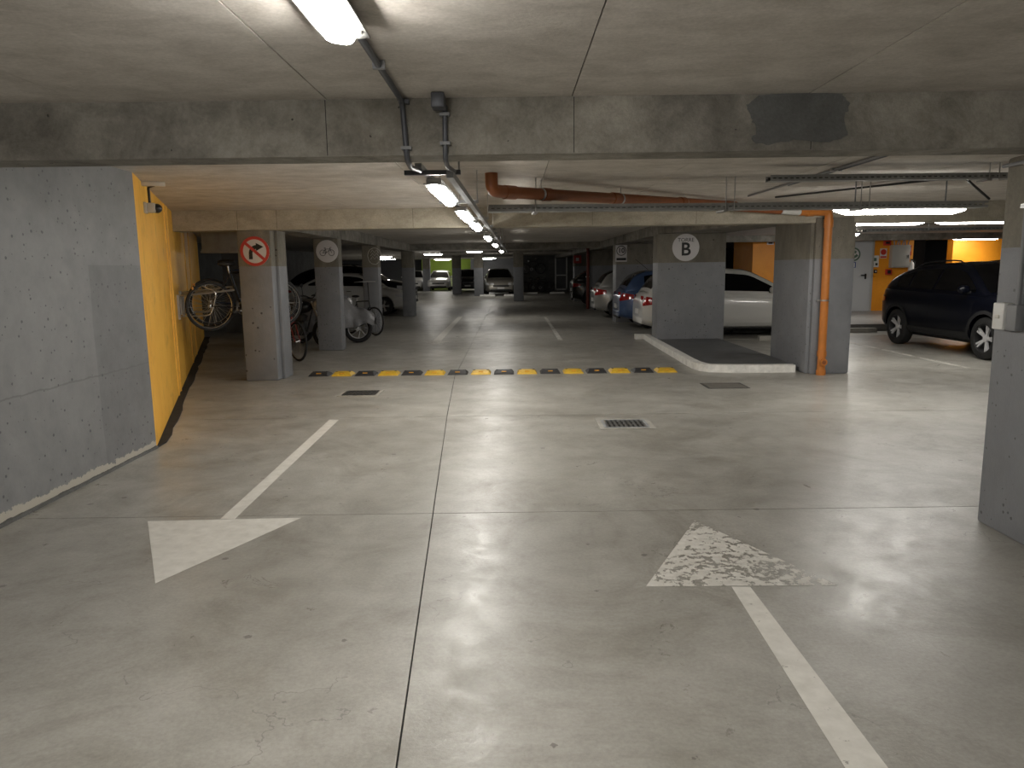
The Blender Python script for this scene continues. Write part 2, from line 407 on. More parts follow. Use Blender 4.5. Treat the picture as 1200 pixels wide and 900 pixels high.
# ---- walls
b = MB(); b.box(-3.6, -3.2, -9, 6.47, 0, CEIL + .005); wl = struct(b.build('wall_left', 'greywall'), 'grey painted concrete wall with pits')
O0 = Vector((-3.2, 6.47)); od = Vector((-.372, 1)).normalized(); on = Vector((od.y, -od.x))     # on points into the lane
def OW(t, off=0): q = O0 + od * t + on * off; return (q.x, q.y)
OL = 12.2
b = MB(); b.prism([OW(.0), OW(OL), OW(OL, -.3), OW(.0, -.3)], 0, CEIL + .005)
wo = struct(b.build('wall_orange', 'orange'), 'orange painted concrete wall running back beside the bicycles')
for tt in (2.95, 3.32, 6.6, 8.0):                                           # raised form joints in the orange wall
    MB().prism([OW(tt - .03, -.01), OW(tt + .03, -.01), OW(tt + .022, .016), OW(tt - .022, .016)], .02, CEIL - .01).build('wall_rib', 'orange', wo)
b = MB(); b.prism([OW(-.02, .002)] + [OW(.2 + .35 * k, .06 + .012 * k ** .5 + random.uniform(-.018, .018)) for k in range(34)] + [OW(OL, .13), OW(OL, -.02)], 0.0, .012)
struct(b.build('baseboard_left', 'gutter'), 'black grimy gutter along the foot of the orange wall')
b = MB(); b.prism([(-3.2, -9), (-3.2, 6.47), (-3.185, 6.47), (-3.15, -9)], 0, .022); struct(b.build('trim_1', 'patch'), 'dark mortar fillet under the grey wall')
def wall(name, x0, x1, y0, y1, mat, label, z1=CEIL + .005):
    return struct(MB().box(x0, x1, y0, y1, 0, z1).build(name, mat), label)
wall('wall_partition', -7.4, -6.45, 19.2, 19.4, 'darkconc', 'dim grey partition wall behind the bicycles')
wall('wall_far_left', -9.3, -9.0, 17.0, 40, 'darkconc', 'dark concrete wall behind the cars on the left')
wall('wall_back_left', -16, -7.3, 63, 63.3, 'greywall_far', 'far grey wall at the end of the garage')
wall('wall_green', -7.3, -3.2, 61.5, 61.8, 'lime', 'bright lime green wall at the far end')
wall('wall_back_middle', -3.2, .55, 60, 60.3, 'greywall_far', 'far grey wall behind the last cars')
wall('wall_back_dark', .55, 6, 50, 50.3, 'darkconc', 'dark far wall with hanging bicycles and a door')
wall('wall_rear', -17, 17, -9.2, -9, 'greywall_far', 'wall behind the viewpoint'); wall('wall_right', 15.6, 15.9, -9, 50, 'greywall_far', 'wall of the right hand bays')
wall('wall_outer_left', -16.3, -16, 6, 64, 'greywall_far', 'outer wall on the far left')
wall('wall_right_bay', 6.0, 16, 36, 36.3, 'darkconc', 'dark wall behind the right hand bays')
# orange service room in the right bays, with raised walkway before it
b = MB(); b.prism([(5.2, 17.3), (15.6, 17.3), (15.6, 22.3), (5.2, 22.3)], 0, .16); struct(b.build('walkway', 'walkway'), 'raised grey walkway before the orange service wall')
OY = 22.3
xo = PY(882, 300, OY).x; xd0 = PY(1070, 300, OY).x; xd1 = PY(1117, 290, OY).x
struct(MB().box(xo, xd0, OY, OY + 1.9, 0, CEIL + .005).build('wall_service', 'orange_deep'), 'orange painted service room wall with the grey door')
struct(MB().box(xd1, 15.6, OY, OY + .3, 0, CEIL + .005).build('wall_service_right', 'orange_deep'), 'orange painted wall behind the dark SUV')
struct(MB().box(xd0, xd1, OY + 1.5, OY + 1.7, 0, CEIL + .005).build('wall_recess', 'dark'), 'recess between the two orange walls, its shade painted black')  # near-black colour stands for the shade inside the opening

# ---- columns
def column(label, x0, x1, y0, y1, ztop, bev=.02, name='column'):
    return struct(MB().box(x0, x1, y0, y1, 0, ztop, bev).build(name, 'column', None, 40), label)
ZB = 2.132
P1 = column('grey pillar carrying the no right turn sign', -3.83, -3.36, 10.53, 10.95, ZB)
MB().box(-3.37, -3.315, 10.72, 11.1, 0, 2.13, .012).build('corner_strip', 'column', P1, 40)
P2 = column('grey pillar carrying the bicycle sign', -3.82, -3.335, 14.55, 14.85, 2.175)
P3 = column('grey pillar with glue traces of a lost sign', -3.72, -3.32, 18.75, 19.15, 2.175)
P4 = column('grey pillar before the nose of the white sedan', -3.66, -3.25, 25.1, 25.45, 2.175)
TB = column('wide grey wall pillar carrying the TORRE B sign', 2.96, 4.32, 15.0, 15.55, 2.2, .012)
T10 = column('grey pillar carrying the 10 speed sign', 2.98, 4.35, 21.05, 21.75, 2.2, .012)
column('grey pillar behind the brown drain pipe far down the lane', 3.0, 4.3, 28.5, 29.1, 2.2, .012)
column('grey pillar beside the dark parked car', 3.0, 4.3, 35.2, 35.8, 2.2, .012)
Q1 = column('grey pillar carrying the orange drain pipe', 4.22, 4.86, 10.55, 11.98, 2.2, .02)
MB().box(4.27, 4.80, 10.49, 10.56, 0, 2.2, .015).build('pilaster', 'column', Q1, 40)
NC = column('near grey concrete pillar with the white switch', 2.81, 3.4, 3.55, 4.3, 2.13, .018)
for (x, y, rr, l) in ((.38, 35.8, .24, 'far grey pillar standing free at the lane end'), (-1.86, 43.4, .27, 'far grey pillar left of the champagne car'), (-3.4, 46.9, .27, 'far grey pillar before the black car'), (-6.25, 55.3, .27, 'far grey pillar before the white hatchback')):
    column(l, x - rr, x + rr, y, y + 2 * rr, 2.4)

# ---- kerbed island between the TORRE B pillar and the pipe pillar
edge = [(2.70, 16.0), tuple(G(754, 397.5)[:2])] + [tuple(G(x, y)[:2]) for x, y in ((764, 404.2), (778, 412.6), (792, 421), (803, 427.8), (811, 432), (819, 434.6), (830, 436.2), (860, 436.8), (900, 436.7), (932, 436.4))]
inner = []
for i, p in enumerate(edge):
    a = Vector(edge[max(i - 1, 0)]); c = Vector(edge[min(i + 1, len(edge) - 1)]); d = (c - a).normalized(); nrm = Vector((-d.y, d.x))
    q = Vector(p) + nrm * .13; inner.append((q.x, q.y))
isl = thing('kerb_island', 'raised dark grey island with white rounded kerb before TORRE B pillar', 'kerb island', (0, 0, 0))
isl['kind'] = 'structure'
b = MB(); b.prism(inner[2:] + [(4.21, 12.0), (4.21, 14.98), (2.95, 14.98)], 0, .095); b.build('paving', 'island', isl)
for i in range(len(edge) - 1):
    b = MB(); b.prism([edge[i], edge[i + 1], inner[i + 1], inner[i]], 0, .11); b.build('kerb_stone', 'kerbwhite', isl)

# ---- painted floor marks (thin paint films)
def mark(name, label, polys, mat, cat='floor marking', group=None):
    b = MB()
    for i, p in enumerate(polys): b.prism(p, .0006, .0016)
    return tag(b.build(name, mat), label, cat, group)
def gp(*pts): return [tuple(G(x, y)[:2]) for x, y in pts]
ra = thing('floor_arrow', 'worn white arrow painted on the floor, flaking head pointing up the lane', 'floor arrow')
b = MB(); b.prism(gp((814, 610), (757, 687.5), (981, 686)), .0008, .0018); b.build('arrow_head', 'mark_worn', ra)
b = MB(); b.prism([(1.06, 3.41), (1.15, 3.405), (1.158, .8), (.985, .8)], .0008, .0018); b.build('arrow_stem', 'mark_some', ra)
la = thing('floor_arrow', 'clean white arrow painted on the floor, head pointing down the lane', 'floor arrow')
b = MB(); b.prism(gp((173, 611), (353, 607), (182, 684)), .0008, .0018); b.build('arrow_head', 'mark', la)
b = MB(); b.prism(gp((258, 608.5), (275, 608.5), (397, 492), (386, 492)), .0006, .0016); b.build('arrow_stem', 'mark', la)
fa = thing('floor_arrow', 'distant white painted arrow past the speed bump on the left side', 'floor arrow')
b = MB(); b.prism([(-1.73, 16.2), (-1.55, 16.2), (-1.62, 24.7), (-1.76, 24.7)], .0006, .0016); b.build('arrow_stem', 'mark', fa)
b = MB(); b.prism([(-1.98, 16.15), (-1.28, 16.15), (-1.63, 15.5)], .0006, .0016); b.build('arrow_head', 'mark_worn', fa)
mark('painted_line', 'faded white line past the speed bump on the right side', [[(1.02, 16.0), (1.12, 16.0), (1.14, 24.0), (1.06, 24.0)]], 'mark_worn')
for i, (x0, x1, y0) in enumerate(((6.0, 9.6, 16.35), (4.4, 7.0, 15.72))):
    mark('bay_line', ('white bay line behind the dark SUV', 'white bay line beside the white hatchback')[i], [[(x0, y0), (x1, y0), (x1, y0 + .1), (x0, y0 + .1)]], 'mark', 'bay line')
mark('bay_line', 'white bay line beside the dark SUV on its pillar side', [[(6.75, 10.9), (6.85, 10.9), (6.85, 16.2), (6.75, 16.2)]], 'mark_worn', 'bay line')

# ================================================================== LAMPS
def lamp_fixture(label, a, c, z, width=.11, h=.075, mat='lamp', group=None, drop=None):
    """weatherproof tube lamp from point a to c (xy), underside of the diffuser at z"""
    a = Vector(a); c = Vector(c); mid = (a + c) / 2; L = (c - a).length; ang = math.atan2(c.y - a.y, c.x - a.x)
    t = thing('tube_lamp', label, 'lamp', (mid.x, mid.y, z), ang, group)
    b = MB(); b.box(-L / 2 + .01, L / 2 - .01, -width * .5, width * .5, h * .62, h * 1.15, .008); b.build('housing', 'housing', t, 40)
    b = MB(); b.box(-L / 2 - .012, L / 2 + .012, -width * .66, width * .66, h * .58, h * .68, .003); b.build('rim', 'housing', t, 40)
    rows = []
    for i in range(13):
        u = i / 12; x = -L / 2 + L * u
        e = min(1, min(u, 1 - u) * L / .05); k = .55 + .45 * math.sqrt(max(0, 1 - (1 - e) ** 2))
        if i in (0, 12): k = .5
        rows.append([(x, width * .48 * k * math.cos(q * PI / 8), h * .64 - h * .64 * (math.sin(q * PI / 8) ** .7 if q not in (0, 8) else 0) * k) for q in range(9)])
    # denser ends
    b = MB(); b.grid(rows); b.f.append(tuple(range(8, -1, -1))); n = len(rows) - 1; b.f.append(tuple(n * 9 + q for q in range(9)))
    b.build('diffuser', mat, t, 50)
    for sx_ in (-1, 1):
        for q in (.32, .9):
            b = MB(); b.box(sx_ * L / 2 * q - .012, sx_ * L / 2 * q + .012, -width * .53, width * .53, h * .5, h * .8); b.build('clip', 'clip', t)
    top = (drop if drop else CEIL) - z
    for sx_ in (-.35, .35):
        mw = .02 if top - h < .1 else .006
        MB().box(sx_ * L - mw, sx_ * L + mw, -mw * .7, mw * .7, h * 1.1, top).build('mount', 'conduit_grey', t)
    return t
LX = -.56
lamp_fixture('bright tube lamp on the ceiling nearer than the concrete beam, lane side', (LX, 1.42), (LX, 2.72), 2.30, .125, .085)
lamp_fixture('tube lamp in the lane row behind the viewpoint, first one', (LX, -2.2), (LX, -.9), 2.31, .125, .085)
lamp_fixture('tube lamp in the lane row behind the viewpoint, second one', (LX, -6.2), (LX, -4.9), 2.31, .125, .085)
row = [(4.93, 6.2), (7.15, 8.42), (9.0, 10.25), (12.6, 13.85), (16.6, 17.85), (22.5, 23.75)]
names = ['first', 'second', 'third', 'fourth', 'fifth', 'sixth']
def rx(Y): return -.49 + .012 * (Y - 5)
for (y0, y1), nm in zip(row, names):
    lamp_fixture(f'tube lamp on the hanging lane rail, {nm} one past the concrete beam', (rx(y0), y0), (rx(y1), y1), 2.052, .10, .075, 'lamp' if y0 < 9.5 else 'lamp_mid', None, 2.143)
RB = lambda n: f'tube lamp set crosswise in the right bays, {n}'
lamp_fixture(RB('under the perforated cable tray'), (3.38, 7.85), (4.78, 7.95), 2.06, .16, .1, 'lamp_mid')
lamp_fixture(RB('right behind the pipe pillar beam'), (4.9, 11.3), (6.2, 11.25), 2.12, .15, .1, 'lamp_dim')
lamp_fixture(RB('in line before the dark SUV roof'), (6.3, 11.2), (7.6, 11.15), 2.12, .15, .1, 'lamp_dim')
lamp_fixture(RB('lighting the orange wall behind the SUV'), (PY(1116, 278, 21.7).x, 21.7), (PY(1116, 278, 21.7).x + 1.3, 21.6), 2.2, .11, .08)
lamp_fixture(RB('over the walkway by the grey door'), (8.6, 18.6), (8.75, 20.0), 2.25, .14, .09, 'lamp')
lamp_fixture('unseen tube lamp added to brighten the right foreground', (5.2, 1.5), (6.5, 1.5), 2.31)  # out of view, added for the bright floor at the right
for i, (x0, y0, x1, n, mt) in enumerate(((497, 299, 518, 'far lamp over the cross lane, twin to its left', 'lamp'), (547, 296, 565, 'far lamp over the champagne car', 'lamp'), (566, 303.5, 581, 'far lamp past the champagne car', 'lamp'))):
    Y = (37.0, 33.0, 41.5)[i]; a = PY(x0, y0, Y); c = PY(x1, y0, Y)
    lamp_fixture(n, (a.x, Y), (c.x, Y), min(a.z, 2.3), .11, .07, mt)
for i, (x, Y) in enumerate(((-7.4, 43.0), (-8.6, 52.0), (-5.2, 57.5), (-2.0, 57.0))):
    lamp_fixture(('far tube lamp past the white sedan on the left', 'far tube lamp in the dark left bays', 'far tube lamp lighting the lime wall', 'far tube lamp before the last grey wall')[i], (x - .62, Y), (x + .62, Y), 2.28, .11, .07, 'lamp')

# ---- hanging lamp rail (trunking) along the lane
rail = thing('lamp_rail', 'dark hanging steel rail carrying the lane lamps and conduits', 'lamp rail')
def strip(name, pts, wd, z0, z1, mat, parent):
    b = MB()
    for (x0, y0), (x1, y1) in zip(pts[:-1], pts[1:]):
        b.prism([(x0 - wd / 2, y0), (x0 + wd / 2, y0), (x1 + wd / 2, y1), (x1 - wd / 2, y1)], z0, z1)
    return b.build(name, mat, parent)
for k, dx in enumerate((-.035, .15)):
    strip('channel', [(rx(4.45) + dx, 4.45), (rx(10.5) + dx, 10.5), (rx(26) + dx, 26)], .04, 2.08 if k else 2.143, 2.12 if k else 2.165, 'galv', rail)
for i, y in enumerate((4.62, 6.6, 8.75, 10.35, 11.1, 12.3, 14.6, 16.3, 19.5)):
    MB().box(rx(y) - .14, rx(y) + .2, y - .02, y + .02, 2.118, 2.145).build('cross_bracket', 'conduit' if i == 0 else 'galv', rail)
    MB().tube([(rx(y) + .19, y, 2.12), (rx(y) + .19, y, CEIL)], .006, 6).build('hanger_rod', 'steel', rail)
    if i > 0: MB().tube([(rx(y) - .13, y, 2.12), (rx(y) - .13, y, CEIL)], .006, 6).build('hanger_rod', 'steel', rail)
# ---- conduits on the near beam
def arc_path(pts, r=.06, n=5):
    out = [Vector(pts[0])]
    for i in range(1, len(pts) - 1):
        p = Vector(pts[i]); a = (Vector(pts[i - 1]) - p); c = (Vector(pts[i + 1]) - p); rr = min(r, a.length * .45, c.length * .45)
        a.normalize(); c.normalize(); s, e = p + a * rr, p + c * rr
        for k in range(n + 1):
            t = k / n; out.append(s * (1 - t) ** 2 + p * 2 * t * (1 - t) + e * t * t)
    out.append(Vector(pts[-1])); return out
c1 = thing('conduit', 'dark conduit leaving the near ceiling lamp and bending down the beam', 'conduit')
MB().tube(arc_path([(LX + .03, 2.74, 2.382), (LX + .03, 3.855, 2.382), (-.515, 3.862, 2.1), (-.53, 4.1, 2.095), (-.53, 4.55, 2.135)], .05), .014, 8).build('tube', 'conduit', c1, 50)
for y in (3.2,): MB().box(LX + .005, LX + .055, y - .012, y + .012, 2.368, CEIL).build('saddle', 'conduit_grey', c1)
MB().box(-.54, -.49, 3.84, 3.88, 2.15, 2.165).build('saddle', 'conduit_grey', c1); MB().box(-.545, -.495, 3.84, 3.88, 2.37, 2.39).build('coupling', 'conduit', c1)
c2 = thing('conduit', 'dark conduit dropping from a small ceiling box over the beam', 'conduit')
MB().box(-.375, -.31, 3.74, 3.84, 2.33, 2.40, .006).build('junction_box', 'conduit', c2, 40)
MB().tube(arc_path([(-.318, 3.862, 2.36), (-.322, 3.862, 2.1), (-.33, 4.1, 2.095), (-.33, 4.6, 2.135)], .05), .013, 8).build('tube', 'conduit', c2, 50)
MB().box(-.345, -.295, 3.84, 3.88, 2.17, 2.185).build('saddle', 'conduit_grey', c2); MB().box(-.345, -.295, 3.845, 3.88, 2.31, 2.325).build('saddle', 'conduit_grey', c2)

# ---- perforated cable tray across the lane to the right
def cable_tray(label, p0, p1, z, hh=.055, depth=.2, hang=(), step=.05, zt=CEIL):
    p0 = Vector(p0); p1 = Vector(p1); L = (p1 - p0).length; a = math.atan2(p1.y - p0.y, p1.x - p0.x)
    t = thing('cable_tray', label, 'cable tray', (p0.x, p0.y, z), a)
    for side in (0, depth):
        b = MB(); b.box(0, L, side, side + .003, 0, hh * .36); b.box(0, L, side, side + .003, hh * .64, hh)
        for k in range(int(L / step)): b.box(k * step, k * step + step * .42, side, side + .003, hh * .36, hh * .64)
        b.build('perforated_side', 'tray', t)
    b = MB()
    for k in range(5): b.box(0, L, depth * k / 5 + .006, depth * k / 5 + .03, 0, .003)
    for k in range(int(L / .3)): b.box(k * .3, k * .3 + .12, .003, depth - .003, -.002, 0)
    b.build('tray_floor', 'tray', t)
    b = MB(); b.tube([(0, .06, .02), (L, .06, .02)], .014, 7); b.build('cable', 'black', t, 50)
    b = MB(); b.tube([(0, .11, .018), (L, .11, .018)], .011, 7); b.build('cable', 'conduit', t, 50)
    for x in hang:
        for dx in (0, .085) if x > 1.5 else (0,):
            MB().tube([(x + dx, -.008, -.015), (x + dx, -.008, zt - z)], .005, 6).build('hanger_rod', 'steel', t)
        MB().box(x - .02, x + .02, -.02, depth + .02, -.02, -.004).build('hanger_foot', 'steel', t)
    return t
cable_tray('perforated grey cable tray crossing the ceiling from the lamps to the right', (-.2, 7.22), (4.75, 7.5), 2.095, .062, .2, (.45, 2.3, 3.65), .055)
cable_tray('cable tray close under the ceiling between near pillar and beam', (2.25, 6.55), (5.4, 6.6), 2.27, .05, .12, (1.9,), .05)
cable_tray('cable tray above the dark SUV under the ceiling', (7.2, 15.2), (15, 14.6), 2.2, .06, .2, (1.2, 3.2), .08)
cd = thing('conduit', 'grey conduit running along the ceiling right of the beam', 'conduit')
MB().tube([(2.9, 4.12, 2.385), (2.9, 9.2, 2.385)], .012, 7).build('tube', 'conduit_grey', cd, 50); MB().tube([(2.94, 4.12, 2.385), (2.94, 8.0, 2.385)], .012, 7).build('tube', 'conduit', cd, 50)
for y in (5.2, 6.8): MB().box(2.87, 2.97, y - .015, y + .015, 2.37, CEIL).build('saddle', 'steel', cd)
cd = thing('conduit', 'black cable sloping from the ceiling down to the cable tray', 'conduit')
MB().tube(arc_path([(3.3, 9.4, 2.385), (4.3, 7.2, 2.36), (4.72, 7.45, 2.17)], .05), .012, 7).build('tube', 'black', cd, 50)

# ---- drain pipes
dp = thing('drain_pipe', 'orange drain pipe with shade painted in brown, slanting under the ceiling behind the cable tray', 'pipe')
pa, pbv = Vector((-.05, 6.95, 2.245)), Vector((2.95, 9.9, 2.33))
MB().tube([pa, pbv], .055, 14).build('pipe_run', 'pipe', dp, 50)
dv = (pbv - pa).normalized()
for q, l in ((.0, .14), (.52, .1), (1.6, .1), (2.9, .1)):
    MB().tube([pa + dv * q, pa + dv * (q + l)], .064, 14).build('collar', 'pipe', dp, 50)
MB().tube(arc_path([(-.05, 6.95, 2.245), (-.16, 6.83, 2.25), (-.16, 6.83, CEIL)], .1), .058, 14).build('elbow', 'pipe', dp, 50)
for q in (.5, 1.75, 3.0):
    c = pa + dv * q; MB().tube([c + Vector((0, 0, .05)), (c.x, c.y, CEIL)], .006, 6).build('hanger_rod', 'steel', dp); MB().tube([c - dv * .012, c + dv * .012], .06, 14).build('pipe_clamp', 'steel', dp, 50)
do = thing('drain_pipe', 'orange drain pipe running down the front of the pillar to the floor', 'pipe')
ox, oy = 4.4, 10.405
MB().tube(arc_path([(3.95, 10.3, 2.27), (ox, oy, 2.27), (ox, oy, .0)], .07), .055, 16).build('pipe_run', 'pipe_orange', do, 50)
MB().tube([(3.95, 10.3, 2.27), (3.62, 10.1, 2.275)], .05, 14).build('pipe_branch', 'white', do, 50)
MB().tube([(3.62, 10.1, 2.275), (2.95, 9.9, 2.31)], .052, 14).build('pipe_run', 'pipe', do, 50)
for z0, z1, rr in ((2.06, 2.17, .064), (0.0, .07, .066), (.27, .34, .064)): MB().tube([(ox, oy, z0), (ox, oy, z1)], rr, 16).build('collar', 'pipe_orange', do, 50)
MB().tube([(4.06, 10.33, 2.27), (4.16, 10.355, 2.27)], .064, 16).build('collar', 'pipe_orange', do, 50)
MB().disc(.05, 0, .045, 20, T(ox, oy - .045, .19) @ VERT).build('inspection_cap', 'pipe_orange', do, 40)
MB().disc(.028, 0, .05, 16, T(ox, oy - .05, .19) @ VERT).build('cap_rim', 'pipe', do, 40)
MB().tube([(ox, oy, 1.045), (ox, oy, 1.065)], .06, 16).build('pipe_clamp', 'steel', do, 50); MB().box(ox - .09, ox + .09, oy + .03, oy + .083, 1.045, 1.065).build('clamp_bar', 'steel', do)
df = thing('drain_pipe', 'dark red pipe crossing far down the lane and dropping to the floor', 'pipe')
zf = PY(690, 289, 28.3).z
MB().tube(arc_path([(-.3, 28.0, zf), (2.93, 28.3, zf), (2.93, 28.3, 0)], .12), .06, 12).build('pipe_run', 'pipe_red', df, 50)
MB().box(2.86, 3.0, 28.26, 28.5, 1.2, 1.23).build('pipe_clamp', 'steel', df)

# ---- near pillar fittings
sw = thing('wall_switch', 'white switch box with grey back box on the near pillar', 'switch box', (2.81, 4.18, 1.25))
MB().box(-.05, 0, -.14, -.055, -.075, .068, .006).build('back_box', 'conduit_grey', sw, 40)
MB().box(-.06, 0, -.05, .045, -.075, .075, .008).build('cover', 'white', sw, 40)
MB().box(-.066, -.058, -.02, .015, -.012, .008, .003).build('rocker', 'offwhite', sw, 40)
pc = thing('conduit', 'grey conduit running down the near pillar to the switch', 'conduit')
MB().tube(arc_path([(2.79, 4.075, 1.3), (2.79, 4.075, 2.105), (2.79, 3.3, 2.105)], .05), .013, 8).build('tube', 'conduit_grey', pc, 50)
MB().tube(arc_path([(2.79, 4.30, 2.085), (2.79, 3.3, 2.085)], .05), .011, 8).build('tube', 'conduit_grey', pc, 50)
MB().box(2.775, 2.809, 4.045, 4.105, 1.84, 1.862).build('saddle', 'steel', pc)

# ---- CCTV on the orange wall
px_, py_ = OW(.75, .0)
cc = thing('security_camera', 'small dome security camera on the orange wall with black cable', 'camera', (px_, py_, 2.17), math.atan2(on.y, on.x))
MB().box(0, .025, -.07, .07, -.055, .045, .004).build('base_plate', 'cctv', cc, 40)
MB().box(.02, .10, -.05, .05, -.05, .04, .012).build('body', 'cctv', cc, 40)
MB().sphere((.11, 0, -.008), .045, n=16).build('dome', 'black', cc, 60)
MB().tube(arc_path([(.05, 0, .04), (.05, 0, .14), (.05, -.03, .185), (.11, -.06, .2)], .05), .012, 8).build('cable', 'black', cc, 50)
MB().box(.0, .2, -.1, -.03, .19, .23, .004).build('junction_box', 'offwhite', cc, 40)

# ================================================================== SPEED BUMP
hL, hR = G(359, 441.5), G(796, 436.5)
N = 16; ordn = 'first second third fourth fifth sixth seventh eighth ninth tenth eleventh twelfth thirteenth fourteenth fifteenth sixteenth'.split()
pitch = (hR.x - hL.x) / N; bw = pitch * .86; bd = .32
def bump_mesh():
    b = MB(); rows = []
    for y, z in ((0, 0), (.015, .02), (.10, .05), (.22, .05), (.305, .02), (bd, 0)):
        k = .035 * z / .05
        rows.append([(-bw / 2 + k, y, z), (-bw / 6, y, z * 1.02), (bw / 6, y, z * 1.02), (bw / 2 - k, y, z)])
    b.grid(rows); b.f.append(tuple(i * 4 for i in range(6))); b.f.append(tuple(i * 4 + 3 for i in range(5, -1, -1))); b.f.append((0, 1, 2, 3, 23, 22, 21, 20))
    return b
mk = bump_mesh().mesh('block', 'rubber_black', 20); my = bump_mesh().mesh('block', 'bump_yellow', 20)
mr = MB().box(-.035, .035, .048, .062, .031, .045).mesh('reflector', 'reflector'); mb_ = MB().disc(.018, .05, .056, 10, T(0, .16, 0)).mesh('bolt', 'iron')
for i in range(N):
    x = hL.x + pitch * (i + .5); y = hL.y + (hR.y - hL.y) * (i + .5) / N
    c = 'yellow' if i % 2 else 'black'
    t = thing('speed_bump_block', f'{c} rubber speed bump block, {ordn[i]} block from the no right turn pillar', 'speed bump', (x, y, 0), 0, 'speed bump blocks across the lane')
    link('block', my if i % 2 else mk, t); link('reflector', mr, t)
    for sx_ in (-.1, .1): link('bolt', mb_, t, (sx_, 0, 0))

# ---- drain grates and plate
def grate(label, cx, cy, W_, D_, kind):
    t = thing('drain_grate', label, 'drain grate', (cx, cy, 0))
    for k, (x0, x1, y0, y1) in enumerate(((-W_ / 2 - .06, W_ / 2 + .06, -D_ / 2 - .06, -D_ / 2), (-W_ / 2 - .06, W_ / 2 + .06, D_ / 2, D_ / 2 + .06), (-W_ / 2 - .06, -W_ / 2, -D_ / 2, D_ / 2), (W_ / 2, W_ / 2 + .06, -D_ / 2, D_ / 2))):
        MB().box(x0, x1, y0, y1, .0, .006).build('collar', 'frame_conc', t)
    MB().box(-W_ / 2, W_ / 2, -D_ / 2, D_ / 2, .0005, .002).build('pit', 'black', t)  # flat black sheet on the floor, painted shade of the hole below the bars
    b = MB()
    for s_ in (-1, 1):
        b.box(-W_ / 2, W_ / 2, s_ * D_ / 2 - .014, s_ * D_ / 2 + .014, .002, .009); b.box(s_ * W_ / 2 - .014, s_ * W_ / 2 + .014, -D_ / 2, D_ / 2, .002, .009)
    b.build('rim', 'iron' if kind else 'galv', t)
    me = MB().box(-.011, .011, -D_ / 2 * .92, D_ / 2 * .92, .002, .008).mesh('bar', 'iron' if kind else 'steel')
    n = 9
    for k in range(n):
        link('bar', me, t, (-W_ / 2 + W_ * (k + .5) / n, 0, 0))
    for y in (-D_ / 6, D_ / 6): MB().box(-W_ / 2, W_ / 2, y - .02, y + .02, .002, .0075).build('crossbar', 'iron', t)
    return t
q = G(732, 497); grate('iron floor drain grate with pale mortar collar in the open lane', q.x, q.y, .42, .36, 0)
q = G(423, 461); grate('dark iron floor drain grate close to the speed bump', q.x, q.y, .40, .34, 1)
q = G(849, 452); t = thing('manhole_plate', 'flat brown manhole plate in the floor before the island', 'manhole cover', (q.x, q.y, 0))
MB().box(-.24, .24, -.2, .2, 0, .004).build('plate', 'manhole', t); MB().box(-.27, .27, -.23, .23, 0, .002).build('rim', 'iron', t)

# ================================================================== SIGNS
def disc_sign(name, label, c, r, Y, mat='signwhite'):
    t = thing(name, label, 'sign', (c[0], Y, c[1]))
    MB().disc(r, 0, .006, 40, VERT).build('disc', mat, t, 40)
    return t
q = PY(299, 294.5, 10.53); s = disc_sign('no_right_turn_sign', 'round no right turn sign with red ring on a grey pillar', (q.x, q.z), .205, 10.522)
MB().lathe([(.165, .006), (.205, .006), (.205, .009), (.165, .009)], 40, VERT, True).build('ring', 'signred', s)
b = MB()                                             # black arrow: shaft up, curving right
path = [(-.06, -.11), (-.06, -.05)] + [(-.06 + .085 * (1 - math.cos(a)), -.03 + .09 * math.sin(a)) for a in [PI / 2 * k / 6 for k in range(7)]]
lw = .026
L_, R_ = [], []
for i, p in enumerate(path):
    a = Vector(path[max(i - 1, 0)]); c = Vector(path[min(i + 1, len(path) - 1)]); d = (c - a).normalized(); n_ = Vector((-d.y, d.x)); L_.append(Vector(p) + n_ * lw); R_.append(Vector(p) - n_ * lw)
b.add([VERT @ Vector((p.x, p.y, .0085)) for p in L_ + R_], [(i, i + 1, len(L_) + i + 1, len(L_) + i) for i in range(len(L_) - 1)])
b.prism([(.02, .115), (.125, .06), (.02, .005)], .0065, .0085, VERT)
b.build('arrow', 'ink', s)
MB().box(-.175, .175, -.02, .02, .0088, .0105, 0, VERT @ Matrix.Rotation(R(-42), 4, 'Z')).build('slash', 'signred', s)

q = PY(383.5, 294.5, 14.55); s = disc_sign('bicycle_sign', 'round white sign with a bicycle pictogram on a pillar', (q.x, q.z), .215, 14.542)
b = MB()
for cx in (-.085, .085): b.tube([(cx + .055 * math.cos(a), -.03 + .055 * math.sin(a), .008) for a in [2 * PI * k / 24 for k in range(24)]], .005, 5, True)
for p0, p1 in (((-.085, -.03), (-.03, .04)), ((-.03, .04), (.06, .045)), ((.06, .045), (-.01, -.03)), ((-.01, -.03), (-.04, .06)), ((-.01, -.03), (-.085, -.03)), ((.085, -.03), (.055, .07)), ((.055, .07), (.085, .075)), ((-.06, .062), (-.02, .062))):
    b.tube([(*p0, .008), (*p1, .008)], .005, 5)
for i in range(len(b.v)): b.v[i] = tuple(VERT @ Vector(b.v[i]))
b.build('pictogram', 'ink', s)
q = PY(439, 300, 18.75); s = thing('glue_traces', 'pale glue traces of a removed round sign on a pillar', 'glue traces', (q.x, 18.745, q.z))
b = MB(); rnd = random.Random(3)
b.tube([(.17 * math.cos(a) * (1 + rnd.uniform(-.05, .05)), 0, .20 * math.sin(a) * (1 + rnd.uniform(-.05, .05))) for a in [2 * PI * k / 22 for k in range(22)]], .006, 5, True)
for k in range(3): b.tube([(-.1 + .05 * j, 0, .1 - k * .08 + (.05 if j % 2 else -.02)) for j in range(5)], .006, 5)
b.build('glue_bead', 'offwhite', s)
